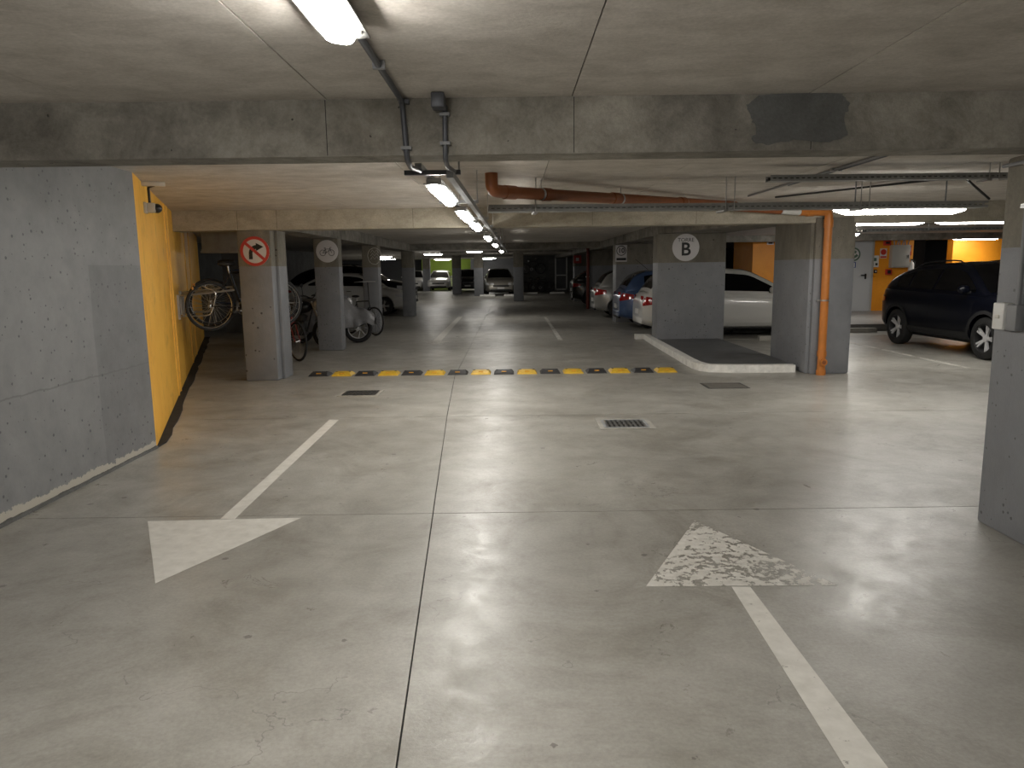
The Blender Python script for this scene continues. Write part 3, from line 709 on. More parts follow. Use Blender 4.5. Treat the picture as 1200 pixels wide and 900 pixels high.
q = PY(803.5, 290, 15.0); s = disc_sign('tower_sign', 'round white TORRE B sign on the wide pillar', (q.x, q.z), .27, 14.99)
text_mesh('lettering', 'TORRE', .105, 'ink', s, T(0, -.008, .145) @ VERT); text_mesh('letter', 'B', .36, 'ink', s, T(0, -.008, -.045) @ VERT, .002, .007)
q = PY(728, 297, 21.05); s = thing('speed_sign', 'white rectangular sign with a ringed 10 on a pillar', 'sign', (q.x, 21.04, q.z))
MB().box(-.16, .16, 0, .006, -.23, .23).build('board', 'signwhite', s)
MB().lathe([(.118, .0), (.138, .0), (.138, .004), (.118, .004)], 32, T(0, 0, .075) @ VERT, True).build('ring', 'ink', s)
text_mesh('number', '10', .19, 'ink', s, T(0, -.003, .075) @ VERT, .0015, .004)
MB().box(-.135, .135, -.003, 0, -.19, -.125).build('caption_bar', 'ink', s)
def small_sign(label, x, z, Y, w_, h_, mat, inner=None, name='wall_sign'):
    t = thing(name, label, 'sign', (x, Y, z)); MB().box(-w_ / 2, w_ / 2, -.012, 0, -h_ / 2, h_ / 2).build('board', mat, t)
    for (x0, x1, z0, z1, m_) in inner or (): MB().box(x0 * w_, x1 * w_, -.015, -.011, z0 * h_, z1 * h_).build('print', m_, t)
    return t
# ---- orange service wall fittings (positions read on the wall plane)
def Z6(x, y): return PY(960 + x / 4.288, 220 + y / 4.288, OY)
dl, dr = Z6(100, 270), Z6(245, 625); dw = dr.x - dl.x; dh = dl.z - .16
d1 = tag(MB().box(dl.x, dl.x + dw, OY - .03, OY, .16, .16 + dh).build('door_1', 'door_grey'), 'grey steel service door in the orange wall', None, None, 'structure')
for x0, x1, z0, z1 in ((dl.x - .06, dl.x, .16, .2 + dh), (dl.x + dw, dl.x + dw + .06, .16, .2 + dh), (dl.x - .06, dl.x + dw + .06, .16 + dh, .22 + dh)):
    MB().box(x0, x1, OY - .045, OY, z0, z1).build('door_frame', 'cabinet', d1)
hq = Z6(222, 442); b = MB(); b.box(hq.x + .02, hq.x + .07, OY - .045, OY - .03, hq.z - .1, hq.z + .06); b.box(hq.x - .1, hq.x + .06, OY - .075, OY - .05, hq.z, hq.z + .03); b.box(hq.x + .035, hq.x + .06, OY - .07, OY - .04, hq.z, hq.z + .03); b.build('door_handle', 'black', d1)
q = Z6(171, 335); s = disc_sign('recycling_sign', 'round recycling sign with green ring on the grey door', (q.x, q.z), .2, OY - .032)
MB().lathe([(.155, .006), (.2, .006), (.2, .009), (.155, .009)], 32, VERT, True).build('ring', 'recycle_green', s)
for k in range(3):
    a = 2 * PI * k / 3 + PI / 2; M = VERT @ Matrix.Rotation(a, 4, 'Z')
    MB().prism([(.02, -.05), (.08, -.09), (.115, -.03), (.14, .03), (.05, .06), (.06, .02)], .0065, .009, M).build('arrow', 'recycle_green', s)
q = Z6(167, 388); small_sign('small blue and white notice on the grey door', q.x, q.z, OY - .031, .16, .17, 'blue_sign', [(-.2, .3, -.4, .35, 'white')])
q = Z6(120, 355); small_sign('white notice panel at the hinge side of the grey door', q.x, q.z, OY - .047, .2, .36, 'white', [(-.42, .42, .3, .34, 'ink')])
q = Z6(278, 370); small_sign('white printed notice on the orange wall beside the door', q.x, q.z, OY, .24, .34, 'white', [(-.22, .22, .02, .3, 'recycle_green'), (-.38, -.1, -.35, -.15, 'ink'), (.1, .38, -.35, -.15, 'ink')])
q = Z6(188, 252); small_sign('small green exit sign above the grey door', q.x, q.z, OY, .3, .11, 'green', [(-.4, .05, -.2, .2, 'white'), (.15, .4, -.3, .3, 'white')], 'exit_sign')
q = Z6(322, 330); small_sign('white sign with a red disc on the orange wall', q.x, q.z, OY, .2, .29, 'signwhite', [(-.45, .45, -.45, -.28, 'red')])
MB().disc(.085, 0, .004, 24, T(q.x, OY - .012, q.z + .04) @ VERT).build('disc', 'red', bpy.data.objects[[o.name for o in COL.objects if o.name.startswith('wall_sign')][-1]]).location = (-q.x, -OY, -q.z)
def boxy(name, label, cat, zx, zy, w_, h_, dep, mat):
    p = Z6(zx, zy); t = thing(name, label, cat, (p.x, OY, p.z)); MB().box(-w_ / 2, w_ / 2, -dep, 0, -h_ / 2, h_ / 2, .008).build('body', mat, t, 40); return t
t = boxy('electrical_cabinet', 'pale grey electrical cabinet on the orange wall', 'cabinet', 395, 345, .52, .66, .2, 'cabinet')
MB().box(-.235, .235, -.212, -.199, -.30, .30, .004).build('cabinet_door', 'cabinet', t, 40); MB().box(.19, .205, -.225, -.211, -.06, .04).build('latch', 'black', t)
b = MB()
for k in range(6): b.tube([(-.2 + .08 * k, -.15, .33), (-.2 + .08 * k + (.05 if k % 2 else -.03), -.15, .56)], .016, 6)
b.build('cable_bundle', 'conduit_grey', t, 50)
t = boxy('alarm_box', 'red fire alarm box above the red disc sign', 'alarm', 338, 277, .2, .16, .09, 'red'); MB().box(-.06, .06, -.094, -.088, -.03, .03).build('label_plate', 'ink', t)
t = boxy('alarm_box', 'small red alarm push box below the cabinet', 'alarm', 345, 423, .17, .16, .08, 'red'); MB().box(-.05, .05, -.084, -.078, -.05, .05).build('push_plate', 'ink', t)
t = boxy('light_switch', 'small black wall switch under the white notice', 'switch', 281, 420, .09, .1, .04, 'black'); MB().box(-.02, .02, -.046, -.038, -.02, .02).build('rocker', 'offwhite', t)
t = boxy('emergency_lamp', 'white emergency lamp at the top of the orange wall', 'lamp', 350, 249, .22, .12, .1, 'white'); MB().sphere((0, -.1, -.02), .05).build('lens', 'signwhite', t, 50)
q = Z6(452, 315); small_sign('red fire sign at the edge of the orange wall', q.x, q.z, OY, .13, .3, 'red', [(-.3, .3, -.1, .3, 'signwhite')])
p = Z6(452, 405); t = thing('fire_extinguisher', 'fire extinguisher hanging under the red fire sign', 'extinguisher', (p.x, OY - .1, p.z - .25))
MB().lathe([(0, 0), (.075, .005), (.08, .03), (.08, .36), (.06, .42), (.025, .45), (.025, .5), (0, .5)], 18).build('cylinder', 'white', t, 50)
MB().box(-.02, .02, -.08, .03, .48, .52).build('valve_lever', 'black', t); MB().tube(arc_path([(.02, 0, .48), (.1, -.02, .45), (.09, -.02, .1)], .05), .01, 6).build('hose', 'black', t); MB().box(-.03, .03, .06, .1, .3, .36).build('bracket', 'steel', t)
p0 = PY(985, 270, 21.9); t = thing('service_pipe', 'red pipe along the top of the orange service wall', 'pipe')
MB().tube([(7.0, 22.275, 2.375), (dl.x - .15, 22.275, 2.375)], .02, 10).build('pipe_run', 'pipe_red', t, 50)
q = PY(903, 281.5, 22.29); small_sign('small white sign with a red mark on the orange block', q.x, q.z, OY, .2, .26, 'signwhite', [(-.25, .25, -.1, .3, 'red'), (-.3, .3, -.4, -.25, 'ink')])
# far door in the dark wall
q0 = PY(650.5, 300, 50); q1 = PY(664.5, 340, 50)
d2 = tag(MB().box(q0.x, q1.x, 49.96, 50, .1, q0.z - .05).build('door_2', 'greywall_far'), 'white framed door in the dark far wall', None, None, 'structure')
for x0, x1, z0, z1 in ((q0.x - .02, q0.x + .07, .1, q0.z), (q1.x - .07, q1.x + .02, .1, q0.z), (q0.x, q1.x, q0.z - .08, q0.z), (q0.x, q1.x, .1, .2), (q0.x, q1.x, 1.05, 1.12)):
    MB().box(x0, x1, 49.92, 49.96, z0, z1).build('door_frame', 'white', d2)
q = PY(670, 303, 35.1); small_sign('red fire sign far down the right side', 3.15, 1.95, 35.19, .36, .36, 'signred', [(-.2, .2, -.2, .2, 'signwhite')])
# wheel stops at the far bays and right bays
wsm = MB().add([(-.45, 0, 0), (.45, 0, 0), (.45, .15, 0), (-.45, .15, 0), (-.43, .02, .1), (.43, .02, .1), (.43, .13, .1), (-.43, .13, .1)], [(0, 3, 2, 1), (4, 5, 6, 7), (0, 1, 5, 4), (1, 2, 6, 5), (2, 3, 7, 6), (3, 0, 4, 7)]).mesh('wheel_stop', 'kerbwhite')
wsg = MB().add([(-.45, 0, 0), (.45, 0, 0), (.45, .15, 0), (-.45, .15, 0), (-.43, .02, .1), (.43, .02, .1), (.43, .13, .1), (-.43, .13, .1)], [(0, 3, 2, 1), (4, 5, 6, 7), (0, 1, 5, 4), (1, 2, 6, 5), (2, 3, 7, 6), (3, 0, 4, 7)]).mesh('wheel_stop', 'frame_conc')
for x, y, l in ((-1.35, 42.9, 'white wheel stop by the left tyre of the champagne car'), (.05, 42.9, 'white wheel stop by the right tyre of the champagne car'), (1.2, 45.8, 'white wheel stop before the hanging bicycles'), (2.85, 45.8, 'white wheel stop before the white framed door')):
    tag(link('wheel_stop', wsm, None, (x, y, 0)), l, 'wheel stop')
for x, y, l in ((6.6, 16.9, 'concrete wheel stop at the walkway left of the SUV'), (7.95, 16.9, 'concrete wheel stop behind the SUV tail')):
    tag(link('wheel_stop', wsg, None, (x, y, 0)), l, 'wheel stop')
tag(link('wheel_stop', wsg, None, (5.6, 15.3, 0)), 'concrete wheel stop between TORRE B pillar and pipe pillar', 'wheel stop')
# galvanised duct on the left, behind the first pillar
t = thing('air_duct', 'galvanised air duct crossing behind the no right turn pillar', 'air duct', (0, 0, 0))
da, db_ = PY(235, 270, 13.0), PY(277, 296, 13.0)
MB().box(da.x, -4.45, 13.0, 13.5, db_.z + .06, CEIL - .02).build('duct', 'galv', t); MB().box(da.x - .02, -4.43, 12.97, 13.53, db_.z, db_.z + .03).build('flange', 'galv', t); MB().box(da.x - .01, -4.44, 12.985, 13.515, db_.z + .03, db_.z + .06).build('flange', 'galv', t)
#CARS
# ================================================================== CARS
def pchip(pts):
    xs = [p[0] for p in pts]; zs = [p[1] for p in pts]; n = len(xs)
    d = [(zs[i + 1] - zs[i]) / (xs[i + 1] - xs[i]) for i in range(n - 1)]
    m = [d[0]] + [0 if d[i - 1] * d[i] <= 0 else 2 * d[i - 1] * d[i] / (d[i - 1] + d[i]) for i in range(1, n - 1)] + [d[-1]]
    def f(x):
        x = min(max(x, xs[0]), xs[-1]); i = 0
        while i < n - 2 and x > xs[i + 1]: i += 1
        h = xs[i + 1] - xs[i]; t = (x - xs[i]) / h
        return (zs[i] * (2 * t ** 3 - 3 * t * t + 1) + m[i] * h * (t ** 3 - 2 * t * t + t) + zs[i + 1] * (-2 * t ** 3 + 3 * t * t) + m[i + 1] * h * (t ** 3 - t * t))
    return f
CARS = {
 'hatch': dict(L=4.15, W=1.72, top=[(0, .80), (.10, .96), (.35, 1.0), (1.6, .99), (2.9, .95), (3.2, .93), (3.75, .82), (4.05, .68), (4.15, .52)],
               roof=[(.14, .99), (.42, 1.34), (.75, 1.44), (1.6, 1.49), (2.25, 1.45), (2.65, 1.28), (3.22, .94)], ax=(.72, 3.27), r=.305, split=(1.02, 1.72), win=(.62, 2.92)),
 'sedan': dict(L=4.5, W=1.76, top=[(0, .78), (.06, .98), (.3, 1.04), (1.0, 1.03), (3.0, .98), (3.4, .95), (4.0, .84), (4.38, .68), (4.5, .5)],
               roof=[(.62, 1.02), (1.1, 1.27), (1.55, 1.40), (2.15, 1.46), (2.65, 1.42), (3.0, 1.26), (3.5, .94)], ax=(.9, 3.55), r=.32, split=(1.35, 2.12), win=(.95, 3.2)),
 'suv': dict(L=4.27, W=1.78, top=[(0, .93), (.05, 1.06), (.2, 1.10), (.4, 1.09), (1.5, 1.06), (3.0, 1.04), (3.25, 1.03), (3.85, .95), (4.17, .78), (4.27, .55)],
               roof=[(.10, 1.08), (.38, 1.28), (.8, 1.44), (1.25, 1.52), (1.95, 1.55), (2.45, 1.5), (2.8, 1.34), (3.3, 1.03)], ax=(.80, 3.40), r=.345, split=(1.05, 1.85), win=(.62, 3.02)),
}
def wheel(car, c, r, side, rimmat, spokes=5):
    M = T(*c) @ Matrix.Rotation(-side * PI / 2, 4, 'X')        # local z points outwards
    wd = .2; h = wd / 2
    w_ = MB().lathe([(r * .68, -h), (r * .9, -h), (r * .98, -h * .8), (r, -h * .4), (r, h * .4), (r * .98, h * .8), (r * .9, h), (r * .68, h), (r * .66, h * .8), (r * .66, -h * .8)], 28, M, True).build('wheel', 'tyre', car, 40)
    MB().lathe([(r * .69, h * .9), (r * .64, h * .95), (r * .62, h * .6), (r * .6, -h * .3), (r * .12, -h * .3), (0, -h * .3)], 28, M).build('rim_barrel', rimmat if rimmat != 'alloy' else 'alloy_dark', w_, 40)
    b = MB()
    for k in range(spokes):
        for dd in (-.13, .13):
            a = 2 * PI * k / spokes + dd; ca, sa = math.cos(a), math.sin(a); a2 = 2 * PI * k / spokes + dd * .45; cb, sb = math.cos(a2) * .14 * r, math.sin(a2) * .14 * r
            p, q = Vector((cb, sb, h * .55)), Vector((ca * r * .66, sa * r * .66, h * .8)); t = (q - p).normalized(); n_ = Vector((-t.y, t.x, 0)) * (r * .045)
            dz = Vector((0, 0, -.03))
            b.add([M @ v for v in (p - n_, p + n_, q + n_, q - n_, p - n_ + dz, p + n_ + dz, q + n_ + dz, q - n_ + dz)], [(0, 1, 2, 3), (4, 7, 6, 5), (0, 4, 5, 1), (1, 5, 6, 2), (2, 6, 7, 3), (3, 7, 4, 0)])
    b.lathe([(0, h * .68), (r * .16, h * .62), (r * .18, h * .3)], 14, M)
    b.build('spokes', rimmat, w_)
def make_car(name, label, kind, paint, loc, rz, rim='alloy', rails=False, tail='taillamp', plate=True, clad=False, scale=1.0, group=None, antenna=False):
    S = CARS[kind]; L, W, r = S['L'], S['W'], S['r']; top = pchip(S['top']); roof = pchip(S['roof']); hl = L / 2
    car = thing(name, label, 'car', loc, rz, group); car.scale = (scale,) * 3
    zb0 = .2 if kind != 'suv' else .24
    def zbot(x):
        e = min(x, L - x); return zb0 + (.10 * max(0, 1 - e / .55) ** 1.6)
    def hw(x):
        e = min(x, L - x); q = max(0, 1 - e / .62); return W / 2 * (1 - (.17 if kind == 'suv' and x < hl else .235) * q ** 2.4) * (1 if e > .02 else .985)
    def sec(x):
        w_, zb, zt = hw(x), zbot(x), top(x); h = zt - zb; cr = .035
        return [(0, zb), (.80 * w_, zb), (.93 * w_, zb + .05), (.985 * w_, zb + .16 * h), (w_, zb + .42 * h), (.998 * w_, zb + .62 * h), (.975 * w_, zb + .80 * h), (.945 * w_, zt - .05), (.89 * w_, zt - .008), (.6 * w_, zt + cr * .5), (0, zt + cr)]
    def side_y(x, z):
        P = sec(x)[2:10]
        for (y0, z0), (y1, z1) in zip(P[:-1], P[1:]):
            if z0 <= z <= z1: return y0 + (y1 - y0) * (z - z0) / max(z1 - z0, 1e-6)
        return P[0][0] if z < P[0][1] else P[-1][0]
    xs = [0, .02, .07, .15, .28, .45, .65] + [.65 + (L - 1.3) * k / 18 for k in range(1, 18)] + [L - .65, L - .45, L - .28, L - .15, L - .07, L - .02, L]
    b = MB(); rows = []
    for x in xs:
        s = sec(x); rows.append([(x - hl, y, z) for y, z in s] + [(x - hl, -y, z) for y, z in s[-2:0:-1]])
    n = len(rows[0]); b.grid([q + [q[0]] for q in rows])
    b.add(rows[0], [tuple(range(n))]); b.add(rows[-1], [tuple(range(n - 1, -1, -1))])
    body = b.build('body', paint, car)
    cut = MB()
    for ax in S['ax']:
        for sd in (-1, 1):
            cut.lathe([(0, 0), (r + .055, 0), (r + .055, .6), (0, .6)], 32, T(ax - hl, sd * (W / 2 - .27), r) @ Matrix.Rotation(-sd * PI / 2, 4, 'X'))
    co = cut.build('cutter', paint, car)
    md = body.modifiers.new('b', 'BOOLEAN'); md.object = co; md.operation = 'DIFFERENCE'; md.solver = 'EXACT'
    dg = bpy.context.evaluated_depsgraph_get(); me = bpy.data.meshes.new_from_object(body.evaluated_get(dg)); body.modifiers.clear()
    old = body.data; body.data = me; bpy.data.meshes.remove(old); bpy.data.objects.remove(co)
    me.materials.clear(); me.materials.append(MATS[paint]); me.shade_smooth(); me.set_sharp_from_angle(angle=R(38))
    # greenhouse
    x0, x1 = S['roof'][0][0], S['roof'][-1][0]; zmax = max(p[1] for p in S['roof']); K = .42
    def gy(x, z): return hw(x) * .925 - K * max(0, z - top(x)) * (1 + .5 * max(0, z - top(x)))
    def gsec(x):
        zr, zt = roof(x), top(x); zs_ = max(zt - .04, zr - .075); ys_ = gy(x, zs_)
        out = [(hw(x) * .925, min(zt, zr) - .06)]
        for k in range(1, 5):
            z = (zt - .05) + (zs_ - zt + .05) * k / 4; out.append((gy(x, z), z))
        yt = ys_ - .05
        out += [(ys_ - .018, zs_ + .042)] + [(yt * q, zr + .025 - .03 * q * q) for q in (1, .75, .5, .25, 0)]
        return out
    gx = [x0 + (x1 - x0) * k / 30 for k in range(31)]
    b = MB(); rows = []
    for x in gx:
        s = gsec(x); rows.append([(x - hl, y, z) for y, z in s] + [(x - hl, -y, z) for y, z in s[-2::-1]])
    b.grid(rows); rf = b.build('roof', paint, car, 38)
    wx0, wx1 = S['win']; segs = [wx0] + list(S['split']) + [wx1]
    for sd in (-1, 1):
        for a, c in zip(segs[:-1], segs[1:]):
            rw = []
            a2, c2 = a + (.0 if a == wx0 else .03), c - (.0 if c == wx1 else .03)
            for k in range(13):
                x = a2 + (c2 - a2) * k / 12; zl = top(x) + .03; zh = max(zl + .012, roof(x) - .095)
                rw.append([(x - hl, sd * (gy(x, zl + (zh - zl) * q / 5) + .006), zl + (zh - zl) * q / 5) for q in range(6)])
            MB().grid(rw).build('side_window', 'glass', car, 40)
    def top_glass(nm, a, c):
        rw = []
        for k in range(9):
            x = a + (c - a) * k / 8; zr = roof(x); yt = gy(x, max(top(x) - .04, zr - .075)) - .05
            rw.append([(x - hl, yt * q, zr + .025 - .03 * q * q + .009) for q in [-.93 + 1.86 * j / 8 for j in range(9)]])
        MB().grid(rw).build(nm, 'glass', car, 40)
    rl = S['roof']; top_glass('windscreen', rl[-3][0] + .02, rl[-1][0] - .05); top_glass('rear_window', rl[0][0] + .05, rl[2][0] - .06)
    def patch(nm, mat, a, c, z0, z1, off, sides=(-1, 1), nx=8, nz=4, taper=None, parent=None, fol=False):
        for sd in sides:
            rw = []
            for k in range(nx + 1):
                x = a + (c - a) * k / nx; u = k / nx
                za, zc = z0, z1
                if taper: za, zc = taper(u, z0, z1)
                if fol: za, zc = za + top(x), zc + top(x)
                rw.append([(x - hl, sd * (side_y(x, za + (zc - za) * q / nz) + off), za + (zc - za) * q / nz) for q in range(nz + 1)])
            MB().grid(rw).build(nm, mat, parent or car, 40)
    zt0 = .62
    patch('tail_lamp', tail, .004, .34 if kind != 'sedan' else .42, .70 if kind == 'hatch' else .78, .92 if kind == 'hatch' else .95, .008, taper=lambda u, a, c: (a + .06 * u, c - .06 * u))
    patch('head_lamp', 'headlamp', L - .52, L - .01, .60 if kind != 'suv' else .70, .74 if kind != 'suv' else .86, .008, taper=lambda u, a, c: (a + .05 * (1 - u), c - .03 * u))
    for xx in (S['split'][0] - .05, S['split'][1], S['win'][1] + .02):
        patch('door_seam', 'trim', xx - .005, xx + .005, zb0 + .14, -.03 + top(xx), .0025, nx=1, nz=6)
    for xx in (S['split'][0] + .12, S['split'][1] + .16):
        patch('door_handle', 'chrome' if kind == 'sedan' else paint, xx, xx + .17, -.17, -.14, .028, nx=3, nz=2, fol=True)
    patch('crease', paint, .5, L - .6, -.215, -.20, .012, nx=12, nz=2, fol=True)
    patch('sill_trim', 'trim' if clad else paint, S['ax'][0] + r + .06, S['ax'][1] - r - .06, zb0 + .05, zb0 + (.17 if clad else .12), .012, nx=8, nz=2)
    if clad:
        for ax in S['ax']:
            for sd in (-1, 1):
                b = MB(); rw = []
                for k in range(17):
                    a = PI * (k / 16) * 1.04 - .02 * PI
                    rw.append([(ax - hl + math.cos(a) * q, sd * (side_y(ax + math.cos(a) * q, r + math.sin(a) * q) + .012), r + math.sin(a) * q) for q in (r + .045, r + .075, r + .105)])
                b.grid(rw); b.build('arch_trim', 'trim', car, 50)
    # mirrors
    mx = S['win'][1] - .16
    for sd in (-1, 1):
        b = MB(); b.sphere((mx - hl + .02, sd * (gy(mx, top(mx) + .05) + .12), top(mx) + .07), .1, (.7, 1.05, .72), 14); m_ = b.build('mirror', paint, car, 60)
        MB().box(mx - hl - .03, mx - hl + .05, *sorted((sd * (gy(mx, top(mx)) - .02), sd * (gy(mx, top(mx)) + .08))), top(mx) + .005, top(mx) + .045).build('mirror_arm', 'trim', m_)
    # ends
    MB().box(-hl - .012, -hl + .03, -W * .33, W * .33, .30, .43, .01).build('rear_bumper', paint, car, 40); MB().box(-hl - .006, -hl + .05, -W * .3, W * .3, .245, .30, .008).build('bumper_trim', 'trim', car, 40)
    if plate: MB().box(-hl - .02, -hl - .0, -.2, .2, .50 if kind == 'hatch' else .62, .61 if kind == 'hatch' else .73).build('number_plate', 'plate', car)
    MB().box(hl - .06, hl + .012, -W * .34, W * .34, .26, .36, .008).build('air_intake', 'trim', car, 40)
    MB().box(hl - .13, hl + .006, -W * .26, W * .26, .50 if kind != 'suv' else .58, .60 if kind != 'suv' else .72, .008).build('grille', 'trim', car, 40); MB().box(hl - .1, hl + .014, -W * .25, W * .25, .545 if kind != 'suv' else .64, .565 if kind != 'suv' else .66).build('grille_bar', 'chrome', car)
    if plate: MB().box(hl + .005, hl + .02, -.2, .2, .37, .48).build('number_plate', 'plate', car)
    MB().box(-hl + .5, hl - .5, -W * .38, W * .38, zb0 - .03, zb0 + .06).build('underbody', 'trim', car)
    if rails:
        for sd in (-1, 1):
            pts = []
            for k in range(9):
                x = .95 + (2.35 - .95) * k / 8; zr = roof(x); y = gy(x, zr - .075) - .06
                pts.append((x - hl, sd * y, zr + (.045 if 0 < k < 8 else .0)))
            MB().tube(pts, .014, 7).build('roof_rail', 'trim', car, 50)
    if antenna: MB().tube([(rl[2][0] + .1 - hl, 0, roof(rl[2][0] + .1) + .02), (rl[2][0] - .25 - hl, 0, roof(rl[2][0]) + .32)], .006, 6).build('antenna', 'trim', car)
    for ax in S['ax']:
        for sd in (-1, 1): wheel(car, (ax - hl, sd * (W / 2 - .105), r), r, sd, rim)
    return car
# rear ends point to the lane on the right (car +x = away from the lane)
hx = CARS['hatch']['L'] / 2
make_car('hatchback_car', 'white hatchback parked behind the TORRE B pillar', 'hatch', 'car_white', (2.9 + hx, 17.0, 0), 0)
make_car('hatchback_car', 'blue hatchback between TORRE B pillar and 10 sign pillar', 'hatch', 'car_blue', (2.78 + hx, 19.65, 0), 0, antenna=True)
make_car('hatchback_car', 'silver hatchback behind the pillar with the 10 sign', 'hatch', 'car_silver', (2.6 + hx, 23.65, 0), 0)
make_car('suv_car', 'black car parked past the dark red drop pipe', 'suv', 'car_black', (2.55 + 2.1, 31.0, 0), 0, tail='taillamp')
make_car('suv_car', 'dark navy coupe SUV with roof rails before the orange wall', 'suv', 'car_navy', (8.42, 13.1, 0), -PI / 2 + R(1.5), rails=True, clad=True)
make_car('sedan_car', 'white sedan behind the left row of pillars', 'sedan', 'car_white', (-3.5 - 2.25, 26.75, 0), 0, rim='alloy')
make_car('suv_car', 'black SUV behind the white sedan on the left', 'suv', 'car_black', (-6.2, 29.6, 0), 0, rails=True, scale=1.13)
make_car('hatchback_car', 'white hatchback facing the lane before the lime wall', 'hatch', 'car_white', (-5.35, 57.0, 0), -PI / 2, scale=1.0)
make_car('hatchback_car', 'champagne hatchback facing down the lane between far pillars', 'hatch', 'car_champagne', (-.72, 45.6, 0), -PI / 2 + R(4), scale=1.04)
make_car('suv_car', 'black car nose on behind the champagne hatchback', 'suv', 'car_black', (-3.0, 54.0, 0), -PI / 2)
make_car('hatchback_car', 'second white hatchback at the far left edge of the lane end', 'hatch', 'car_white', (-7.35, 57.6, 0), -PI / 2)

# ================================================================== BICYCLES AND MOTORCYCLES
def bike_wheel(p, c, R_, tyre_r, rim_mat='steel', spokes=18, hub=.025, sp=True):
    M = T(*c) @ VERT
    w_ = MB().lathe([(R_ + tyre_r * math.cos(2 * PI * k / 8), tyre_r * math.sin(2 * PI * k / 8)) for k in range(8)], 36, M, True).build('wheel', 'rubber', p, 50)
    MB().lathe([(R_ - tyre_r * .7, -tyre_r * .5), (R_ - tyre_r * .3, -tyre_r * .55), (R_ - tyre_r * .3, tyre_r * .55), (R_ - tyre_r * .7, tyre_r * .5), (R_ - tyre_r * 1.2, 0)], 36, M, True).build('rim', rim_mat, w_, 50)
    b = MB()
    for k in range(spokes):
        a = 2 * PI * k / spokes; s_ = hub if k % 2 else -hub
        b.tube([M @ Vector((hub * math.cos(a + .9), hub * math.sin(a + .9), s_)), M @ Vector(((R_ - tyre_r) * math.cos(a), (R_ - tyre_r) * math.sin(a), 0))], .0022 if sp is True else sp, 4, cap=False)
    b.lathe([(0, -hub * 1.6), (hub, -hub * 1.5), (hub * .6, 0), (hub, hub * 1.5), (0, hub * 1.6)], 10, M)
    b.build('spokes', rim_mat, w_)['kind'] = 'stuff'
    return w_
def bicycle(label, loc, rz, paint='bike_black', group=None, tilt=0.0, hb_z=1.0):
    t = thing('bicycle', label, 'bicycle', loc, rz, group); t.rotation_euler = (tilt, 0, rz)
    Rw = .325; wb = 1.04
    bike_wheel(t, (0, 0, .345), Rw, .021); bike_wheel(t, (wb, 0, .345), Rw, .021)
    b = MB(); bb = (.44, 0, .30); st = (.30, 0, .80); hd = (.83, 0, .83); hb = (.86, 0, .70)
    b.tube([bb, st], .016, 8); b.tube([st, hd], .015, 8); b.tube([bb, hb], .018, 8); b.tube([hd, hb], .019, 8)
    for s_ in (-.05, .05):
        b.tube([bb, (0, s_, .345)], .009, 6); b.tube([(.31, 0, .77), (0, s_, .345)], .008, 6)
    b.build('frame', paint, t, 50)
    b = MB()
    for s_ in (-.05, .05): b.tube([(.87, s_, .66), (wb, s_, .345)], .011, 6)
    b.box(.85, .89, -.06, .06, .65, .68); b.build('fork', paint, t)
    MB().tube(arc_path([(.68, -.30, hb_z), (.81, -.22, hb_z + .01), (.81, .22, hb_z + .01), (.68, .30, hb_z)], .08), .012, 7).build('handlebar', 'steel', t, 50)
    MB().tube([hd, (.80, 0, hb_z + .01)], .013, 7).build('stem', 'bike_black', t)
    MB().sphere((.27, 0, .93), .1, (1.35, .75, .32), 12).build('saddle', 'grip', t, 60); MB().tube([st, (.28, 0, .92)], .012, 7).build('seat_post', 'steel', t)
    MB().lathe([(.07, -.003), (.095, -.003), (.095, .003), (.07, .003)], 24, T(.44, -.05, .30) @ VERT, True).build('chainring', 'steel', t)
    for s_ in (-1, 1):
        MB().tube([(.44, s_ * .06, .30), (.44 + s_ * .15, s_ * .075, .30 + s_ * .05)], .01, 6).build('crank', 'steel', t); MB().box(.44 + s_ * .15 - .045, .44 + s_ * .15 + .045, s_ * .125 - .045, s_ * .125 + .045, .295 + s_ * .05, .315 + s_ * .05).build('pedal', 'grip', t)
    MB().box(-.34 * .7, -.34 * .7 + .02, -.02, .02, .58, .62).build('reflector', 'amber', t); return t
